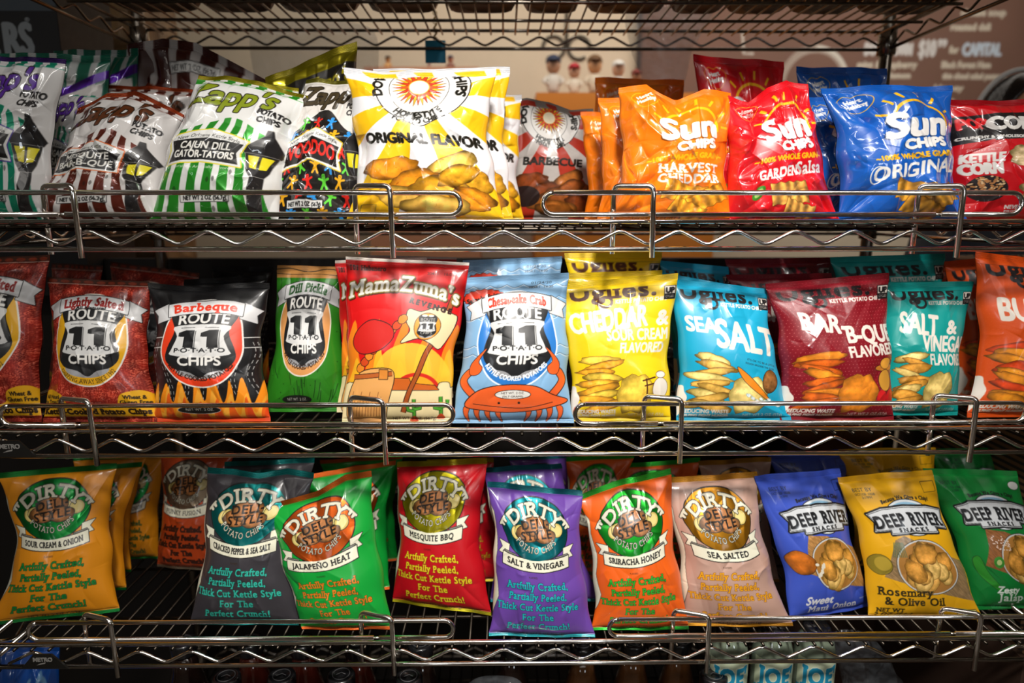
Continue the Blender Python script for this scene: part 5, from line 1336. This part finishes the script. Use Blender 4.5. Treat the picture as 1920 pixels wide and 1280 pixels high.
# orange box with small figurines
YF = 2.30
a, b = at_y(1003, 182, YF), at_y(1330, 330, YF)
zt = a[2]; m = MB(); m.box((0, -.12, -a[2]), (b[0] - a[0], .25, 0)); o = m.build('orange_display_box', simple('orange_laminate', '#d8822a', .5), None, False); o.location = a
tag(o, 'orange display box behind the rack, holding little figurines', 'display box')
a2, b2 = at_y(690, 134, YF), at_y(900, 330, YF)
m = MB(); m.box((0, -.1, -a2[2]), (b2[0] - a2[0], .2, 0)); o = m.build('wall_ledge_box', simple('peach_laminate', '#c98a66', .5), None, False); o.location = a2
tag(o, 'peach coloured box behind the rack, left of the orange one', 'display box')
def figurine(px, base_px, top_px, hat, shirt, face, label, accent=None):
    p = at_y(px, base_px, YF - .05); t = at_y(px, top_px, YF - .05); h = t[2] - p[2]
    root = empty('figurine', tuple(p))
    m = MB(); m.lathe([(h * .20, 0), (h * .20, h * .05), (h * .17, h * .06)], (0, 0, 0), 18); m.build('base', simple('fig_base', '#5a2a22', .5), root)
    m = MB(); m.lathe([(h * .10, h * .06), (h * .15, h * .2), (h * .17, h * .38), (h * .13, h * .5), (h * .05, h * .54)], (0, 0, 0), 16, .7)
    for s in (-1, 1): m.tube([(s * h * .14, 0, h * .46), (s * h * .24, -.01, h * .36), (s * h * .16, -h * .1, h * .28)], [h * .05, h * .045, h * .035], 8)
    m.build('body', simple('fig_shirt', shirt, .6), root)
    m = MB(); m.ball((0, 0, h * .72), (h * .17, h * .16, h * .2)); m.ball((0, -h * .165, h * .70), h * .03, 8, 6); m.build('head', simple('fig_face', face, .5), root)
    m = MB(); m.ball((0, .005, h * .82), (h * .185, h * .18, h * .16)); m.box((-h * .12, -h * .30, h * .80), (h * .12, -h * .1, h * .83)); m.build('cap', simple('fig_cap', hat, .6), root)
    tag(root, label, 'figurine', 'small figurines on the boxes behind the rack')
figurine(1037, 182, 100, '#26304a', '#d8d0c4', '#c89878', 'small figurine with navy cap, swinging arm side, leftmost on the orange box')
figurine(1076, 182, 116, '#b01e2c', '#e0d4c0', '#d8a888', 'small figurine with a red cap beside the navy capped one')
figurine(1114, 182, 100, '#6a4a2a', '#d8c8b0', '#d8a070', 'small figurine with long brown hair in the middle')
figurine(1158, 182, 110, '#d8d4cc', '#dcd8d0', '#d0a080', 'small white figurine right of the brown haired one')
figurine(1192, 184, 128, '#7a2a22', '#8a5a40', '#a87858', 'low brown figurine at the right of the row')
figurine(728, 134, 103, '#2a2420', '#d8a868', '#c89058', 'figurine with dark cap on the peach box, alone at left')
figurine(845, 136, 102, '#33384e', '#8a5a4a', '#b87a60', 'figurine with dark blue cap beside the teal tag')
figurine(805, 136, 116, '#6a6478', '#d8d0d0', '#c8a898', 'low pale figurine below the teal tag')

# products stacked on the topmost shelf; the unseen front row is added to shade the back bags
M_PK = [crumple_mat('brown_pack_%d' % i, a, b, 18) for i, (a, b) in enumerate((('#8a6a48', '#54402c'), ('#7a604a', '#3c2c20'), ('#9a8468', '#5a4a38')))]
r = np.random.RandomState(4); x = X0 + .03; k = 0
words = ['tan', 'brown', 'kraft']; spots = []
while x < X1 - .1:
    wd = r.uniform(.10, .16)
    for row in range(3):
        y0 = (.14, .395, .012)[row]  # last entry: added row out of view, blocks light from the rear bags
        m = MB(); nx = 14
        uu, vv = np.meshgrid(np.linspace(-1, 1, nx), np.linspace(-1, 1, nx)); hgt = .045 * np.clip(1 - uu ** 4, 0, 1) ** .5 * np.clip(1 - vv ** 4, 0, 1) ** .5
        nz = .008 * vnoise(uu * 5 + k, vv * 5, 1, k); sx, sy = wd * .48, .058
        top = np.stack([uu * sx, vv * sy, .03 + hgt + nz], -1).reshape(-1, 3); bot = np.stack([uu * sx, vv * sy, .026 - .024 * np.clip(1 - uu ** 6, 0, 1) ** .5 * np.clip(1 - vv ** 6, 0, 1) ** .5], -1).reshape(-1, 3)
        ii = (np.arange(nx - 1)[:, None] * nx + np.arange(nx - 1)[None]); Fq = np.stack([ii, ii + 1, ii + 1 + nx, ii + nx], -1).reshape(-1, 4)
        m.add(top, Fq.tolist()); m.add(bot, Fq[:, ::-1].tolist())
        o = m.build('snack_pack', M_PK[k % 3]); o.location = (x + wd / 2, y0 + .06, Z_T + .0028); k += 1
        tag(o, 'brown wrapped snack pack lying on the topmost shelf; unseen front row added for shade', 'snack pack', 'wrapped packs lying on the topmost shelf')
    x += wd + .006

# ------------------------------------------------------------------ what stands on the bottom shelf
M_CAP = simple('black_bottle_cap', '#141416', .25, 0, .1, 40, .5)
def tea_mat(nm, c): 
    m_ = simple(nm, c, .08, 0, .02, 20, .8); return m_
M_TEA = [tea_mat('dark_tea_bottle', '#1a0f0c'), tea_mat('red_tea_bottle', '#34100a'), tea_mat('amber_tea_bottle', '#3a2210')]
def bottle(x, y, ztop, mi, label, sc=1.0):
    h = ztop - Z_D - .004; root = empty('glass_bottle', (x, y, Z_D + .003))
    m = MB(); m.lathe([(.030 * sc, 0), (.036 * sc, .004), (.0365 * sc, h * .60), (.033 * sc, h * .74), (.021 * sc, h * .86), (.0175 * sc, h - .02)], (0, 0, 0), 32); m.build('bottle_body', M_TEA[mi], root)
    m = MB(); m.lathe([(.0205, h - .022), (.0212, h - .02), (.0212, h - .003), (.0195, h), (.015, h + .0005), (.014, h - .001)], (0, 0, 0), 36)
    c_ = m.build('cap', M_CAP, root)
    m = MB(); m.tube([(.013 * math.cos(t), .013 * math.sin(t), h + .0006) for t in np.linspace(0, 2 * PI, 25)[:-1]], .0007, 6, closed=True)
    m.tube([(-.007, -.002, h + .0006), (0, .003, h + .0006), (.007, -.001, h + .0006)], .0006, 6); m.build('cap_print', simple('grey_cap_print', '#4a4a4c', .5), c_)
    tag(root, label, 'bottle', 'capped bottles on the bottom shelf')
zc_ = at_y(560, 1262, .06)[2]
zc_ = .80
for px, py, mi, lb in ((418, 1276, 1, 'front bottle with printed black cap, left of the reddish ones'), (523, 1274, 1, 'front reddish bottle second from left'), (636, 1272, 1, 'front reddish bottle before the clip'),
                       (764, 1276, 0, 'front dark bottle right of the centre clip'), (1343, 1272, 2, 'front amber bottle left of the teal labelled ones'),
                       (312, 1240, 0, 'dark bottle under the left rail, behind'), (445, 1238, 1, 'reddish bottle behind, left'), (548, 1240, 1, 'reddish bottle behind, middle'), (655, 1242, 1, 'reddish bottle behind, right'),
                       (780, 1244, 0, 'dark bottle behind the front dark one'), (960, 1238, 0, 'dark bottle behind the torn film'), (1100, 1246, 2, 'amber bottle behind, left'), (1200, 1240, 2, 'amber bottle behind, middle'), (1290, 1236, 2, 'amber bottle behind, right')):
    p = at_z(px, py, zc_); bottle(p[0], p[1] + (.012 if py > 1255 else .055), zc_, mi, lb)
def can_bottle(px, label):
    p = at_y(px, 1236, .05); root = empty('labelled_bottle', (p[0], .06, Z_D + .003)); h = .866 - Z_D - .003
    m = MB(); m.lathe([(.028, 0), (.031, .005), (.031, h * .90), (.026, h * .95), (.02, h * .97), (.02, h * .975)], (0, 0, 0), 32); m.build('bottle_body', simple('pale_green_glass', '#74806e', .1, 0, 0, 20, .8), root)
    cv = Canvas(170, 170, '#b9c2a6', w=100, h=100)
    cv.text("JOE'", 48, 36, 24, '#1286a8', bold=2.2, width=70, serif=True, out=(1.0, '#dce0cc')); cv.fill(smooth([(-5, 44), (40, 42), (70, 47), (105, 42), (105, 50), (50, 54), (-5, 52)], 4), '#1286a8')
    cv.fill(ell(50, 72, 40, 16), '#a8a020'); cv.fill(ell(62, 68, 14, 8), '#3a2a12'); cv.fill(ell(40, 76, 16, 7), '#c8c468'); cv.fill(rect(0, 90, 100, 100), '#1286a8')
    A_ = cv.result()[::-1]; uu, vv = np.meshgrid(np.linspace(0, 1, 170), np.linspace(0, 1, 170)); an = -PI / 2 + (uu - .5) * 2.5
    V_, Q_, C_, U_ = grid_mesh('', np.stack([.0316 * np.cos(an), .0316 * np.sin(an), .822 - Z_D - .115 + vv * .112], -1), 170, 170, A_, np.stack([uu, vv], -1))
    obj('paper_label', quad_mesh('paper_label', V_, Q_, C_, U_), M_PRINT, root)
    m = MB(); m.lathe([(.0205, h * .972), (.021, h * .995), (.018, h)], (0, 0, 0), 30); m.build('cap', M_CAP, root)
    tag(root, label, 'bottle', 'teal and cream labelled bottles on the bottom shelf')
can_bottle(1368, "pale bottle with teal lettered label, left of three"); can_bottle(1452, 'pale bottle with teal lettered label, middle of three'); can_bottle(1532, 'pale bottle with teal lettered label, right of three')
film_sack('clear_plastic_wrap', [(1560, 1190), (1620, 1185), (1662, 1225), (1680, 1262), (1700, 1300), (1700, 1450), (1690, 1605), (1590, 1608), (1585, 1450), (1580, 1280)], .05, .03, 'crumpled clear plastic wrap right of the teal labelled bottles', 8, M_FILM2, 'plastic wrap')
film_sack('clear_plastic_wrap', [(850, 1320), (885, 1276), (925, 1266), (975, 1276), (990, 1330), (985, 1450), (975, 1628), (880, 1628), (872, 1450)], .02, .012, 'torn shrink film over the dark bottles in the middle', 9, M_FILM2, 'plastic wrap')
# blue sack at the lower left, behind the rim
def plain_bag(q, Y, T, col, label, seed):
    DES['plain' + col] = (col, lambda c: (c.text('OKA', 60, 40, 16, '#6f9ac0', bold=1, width=70, rot=-.3), c.fill(rect(0, 100, 100, 140), '#7a1a14')))
    return make_bag('plain' + col, 'crisp_sack', *q, 'C', yb=Y, lean=4, T=T, seed=seed, gloss=True, res=(110, 152), label=label, zfix=True)
plain_bag(((-12, 1200), (112, 1204), (125, 1585), (-5, 1585)), .10, .03, '#0e4a9a', 'blue sack below the lowest rim at the far left', 131)
# cardboard carton at the right rear of the lower shelf and a wicker basket at the back of the upper shelf
c0, c1 = at_y(1700, 1260, .59), at_y(2050, 845, .59)
m = MB(); m.box((.79, .02, Z_D + .004), (.80, .50, Z_C - .045)); m.box((.56, .40, Z_D + .004), (.80, .41, Z_C - .045)); m.box((.56, .02, Z_D + .004), (.80, .40, Z_D + .012))
o = m.build('cardboard_carton', simple('brown_cardboard', '#3a2416', .8, 0, .1, 30), None, False); tag(o, 'open brown cardboard carton at the right end of the bottom shelf', 'carton')
m = MB(); m.box((.60, .46, Z_C + .004), (.80, .47, Z_C + .24)); o = m.build('cardboard_divider', simple('brown_cardboard_2', '#6a4522', .8, 0, .1, 30), None, False); tag(o, 'upright brown cardboard sheet behind the green bags at the right', 'divider')

# tall wicker hamper beside the rack
m_, nt, bs = new_mat('woven_wicker'); L = nt.links.new
tc = nt.nodes.new('ShaderNodeTexCoord'); bk = nt.nodes.new('ShaderNodeTexBrick'); bk.inputs['Scale'].default_value = 22; bk.inputs['Mortar Size'].default_value = .06
bk.inputs['Color1'].default_value = lin('#6a4a2e'); bk.inputs['Color2'].default_value = lin('#8a6844'); bk.inputs['Mortar'].default_value = lin('#21150c')
mp = nt.nodes.new('ShaderNodeMapping'); mp.inputs['Rotation'].default_value = (PI / 2, 0, 0); L(tc.outputs['Object'], mp.inputs[0]); L(mp.outputs[0], bk.inputs['Vector'])
L(bk.outputs['Color'], bs.inputs['Base Color']); bs.inputs['Roughness'].default_value = .7
hm = empty('wicker_hamper', (1.07, .28, 0))
m = MB(); m.box((-.19, -.14, 0), (.19, .14, 1.40)); m.build('woven_body', m_, hm, False)
m = MB(); m.tube(rounded([(-.19, -.14, 1.405), (.19, -.14, 1.405), (.19, .14, 1.405), (-.19, .14, 1.405)], .03, 5, True), .014, 10, closed=True); m.build('rolled_rim', m_, hm)
tag(hm, 'tall brown wicker hamper beside the right end of the rack', 'hamper')

# ------------------------------------------------------------------ the person behind the rack (only hair and forehead show above the red bag)
hc = at_y(1912, 244, .80)
hx, hy, hz = hc
body = bpy.data.meshes.new('person'); bm = bmesh.new()
J = {'pel': (0, 0, -.78), 'sp': (0, .01, -.55), 'ch': (0, 0, -.32), 'nk': (0, .01, -.16), 'sl': (-.17, 0, -.24), 'sr': (.17, 0, -.24), 'el': (-.22, -.02, -.52), 'er': (.22, -.02, -.52), 'wl': (-.18, -.16, -.70), 'wr': (.18, -.16, -.70),
     'hl': (-.09, 0, -.82), 'hr': (.09, 0, -.82), 'kl': (-.10, -.01, -1.22), 'kr': (.10, -.01, -1.22), 'al': (-.10, .02, -hz + .07), 'ar': (.10, .02, -hz + .07), 'tl': (-.10, -.10, -hz + .04), 'tr': (.10, -.10, -hz + .04), 'hd': (0, -.005, -.06)}
R_ = dict(pel=.14, sp=.13, ch=.15, nk=.055, sl=.065, sr=.065, el=.045, er=.045, wl=.03, wr=.03, hl=.10, hr=.10, kl=.06, kr=.06, al=.04, ar=.04, tl=.035, tr=.035, hd=.07)
vs = {k: bm.verts.new(v) for k, v in J.items()}
for a, b in (('pel', 'sp'), ('sp', 'ch'), ('ch', 'nk'), ('nk', 'hd'), ('ch', 'sl'), ('ch', 'sr'), ('sl', 'el'), ('sr', 'er'), ('el', 'wl'), ('er', 'wr'), ('pel', 'hl'), ('pel', 'hr'), ('hl', 'kl'), ('hr', 'kr'), ('kl', 'al'), ('kr', 'ar'), ('al', 'tl'), ('ar', 'tr')): bm.edges.new((vs[a], vs[b]))
for s, w_ in ((-1, 'wl'), (1, 'wr')):
    bx, by, bz_ = J[w_]
    for f in range(4):
        k1 = bm.verts.new((bx + (-.03 + f * .02) , by - .06, bz_ - .02)); k2 = bm.verts.new((bx + (-.032 + f * .021), by - .095 - (.01 if f in (1, 2) else 0), bz_ - .05))
        bm.edges.new((vs[w_], k1)); bm.edges.new((k1, k2))
    k1 = bm.verts.new((bx - s * .045, by - .03, bz_ - .01)); bm.edges.new((vs[w_], k1))
bm.to_mesh(body); bm.free()
po = obj('person', body, None); po.location = (hx, hy, hz)
sk = po.modifiers.new('skin', 'SKIN'); names = list(J)
for i, sv in enumerate(body.skin_vertices[0].data):
    rr = R_[names[i]] if i < len(names) else .009
    sv.radius = (rr, rr * (.75 if i < len(names) and names[i] in ('pel', 'sp', 'ch') else 1)); sv.use_root = (i == 0)
po.modifiers.new('sub', 'SUBSURF').levels = 1
body.materials.append(simple('skin', '#c08a68', .5))
m = MB(); NR, NS = 28, 36; V = []; F = []
for i in range(NR + 1):
    t = PI * i / NR
    for k in range(NS):
        a = 2 * PI * k / NS; x_, y_, z_ = math.sin(t) * math.cos(a), math.sin(t) * math.sin(a), -math.cos(t)
        jaw = 1 - .28 * max(0, -z_) ** 1.3; X_, Y_, Z_ = x_ * .076 * jaw, y_ * .097 * (1 - .12 * max(0, -z_)), z_ * .118
        if y_ < 0:
            Y_ -= .020 * math.exp(-((X_ / .012) ** 2 + ((Z_ + .018) / .022) ** 2)) + .006 * math.exp(-((X_ / .026) ** 2 + ((Z_ + .055) / .010) ** 2))
            for s in (-1, 1): Y_ += .010 * math.exp(-(((X_ - s * .031) / .015) ** 2 + ((Z_ - .006) / .012) ** 2))
        V.append((X_, Y_, Z_))
for i in range(NR):
    for k in range(NS): F.append((i * NS + k, i * NS + (k + 1) % NS, (i + 1) * NS + (k + 1) % NS, (i + 1) * NS + k))
m.add(V, F)
for s in (-1, 1): m.ball((s * .078, .005, -.01), (.010, .020, .032), 10, 8)
hd = m.build('head', bpy.data.materials['skin'], po)
m = MB()
for s in (-1, 1): m.ball((s * .031, -.083, .006), .0105, 12, 8)
m.build('eyes', simple('dark_eye', '#241812', .2), hd)
m = MB(); V = []; F = []; NR, NS = 18, 48
for i in range(NR + 1):
    t = i / NR * PI * .62
    for k in range(NS):
        a = 2 * PI * k / NS; fr = max(0, -math.sin(a)); tt = t * (1 - .74 * fr ** 1.5)
        w_ = 1 + .012 * math.sin(k * 5.0) + .02 * math.sin(k * 2.0 + 1)
        V.append((.108 * math.sin(tt) * math.cos(a) * w_, .008 + .112 * math.sin(tt) * math.sin(a) * w_, .134 * math.cos(tt)))
for i in range(NR):
    for k in range(NS): F.append((i * NS + k, (i + 1) * NS + k, (i + 1) * NS + (k + 1) % NS, i * NS + (k + 1) % NS))
m.add(V, F); hr = m.build('hair', simple('black_hair', '#0b0a0a', .22, 0, .5, 200), po)
sm_ = hr.modifiers.new('solid', 'SOLIDIFY'); sm_.thickness = .008
m = MB(); m.tube([(.116 * math.cos(a), .01, .142 * math.sin(a)) for a in np.linspace(PI * .12, PI * .88, 24)], .006, 8); m.build('pale_arc', simple('pale_arc_white', '#cfcac4', .5), po)  # pale arc across the top of the hair
m = MB(); m.lathe([(.19, -.86), (.185, -.6), (.20, -.36), (.17, -.25), (.08, -.17)], (0, .01, 0), 32, .70)
for s in (-1, 1): m.tube([(s * .15, 0, -.25), (s * .20, -.01, -.40), (s * .225, -.02, -.52)], [.075, .065, .058], 16)
m.build('shirt', simple('dark_shirt', '#2a2c34', .8, 0, .2, 60), po)
m = MB(); m.lathe([(.185, -.84), (.19, -.95), (.12, -1.0)], (0, .01, 0), 28, .75)
for s in (-1, 1): m.tube([(s * .09, 0, -.88), (s * .10, -.01, -1.22), (s * .10, .02, -hz + .10)], [.115, .085, .062], 16)
m.build('trousers', simple('dark_trousers', '#1c1e26', .85), po)
m = MB()
for s in (-1, 1): m.ball((s * .10, -.045, -hz + .045), (.055, .14, .045), 16, 10)
m.build('shoes', simple('black_shoe', '#121212', .4), po)
tag(po, 'person with black hair and a pale arc over it behind the red bag at the right edge', 'person')

bpy.data.objects.remove(_go, do_unlink=True)
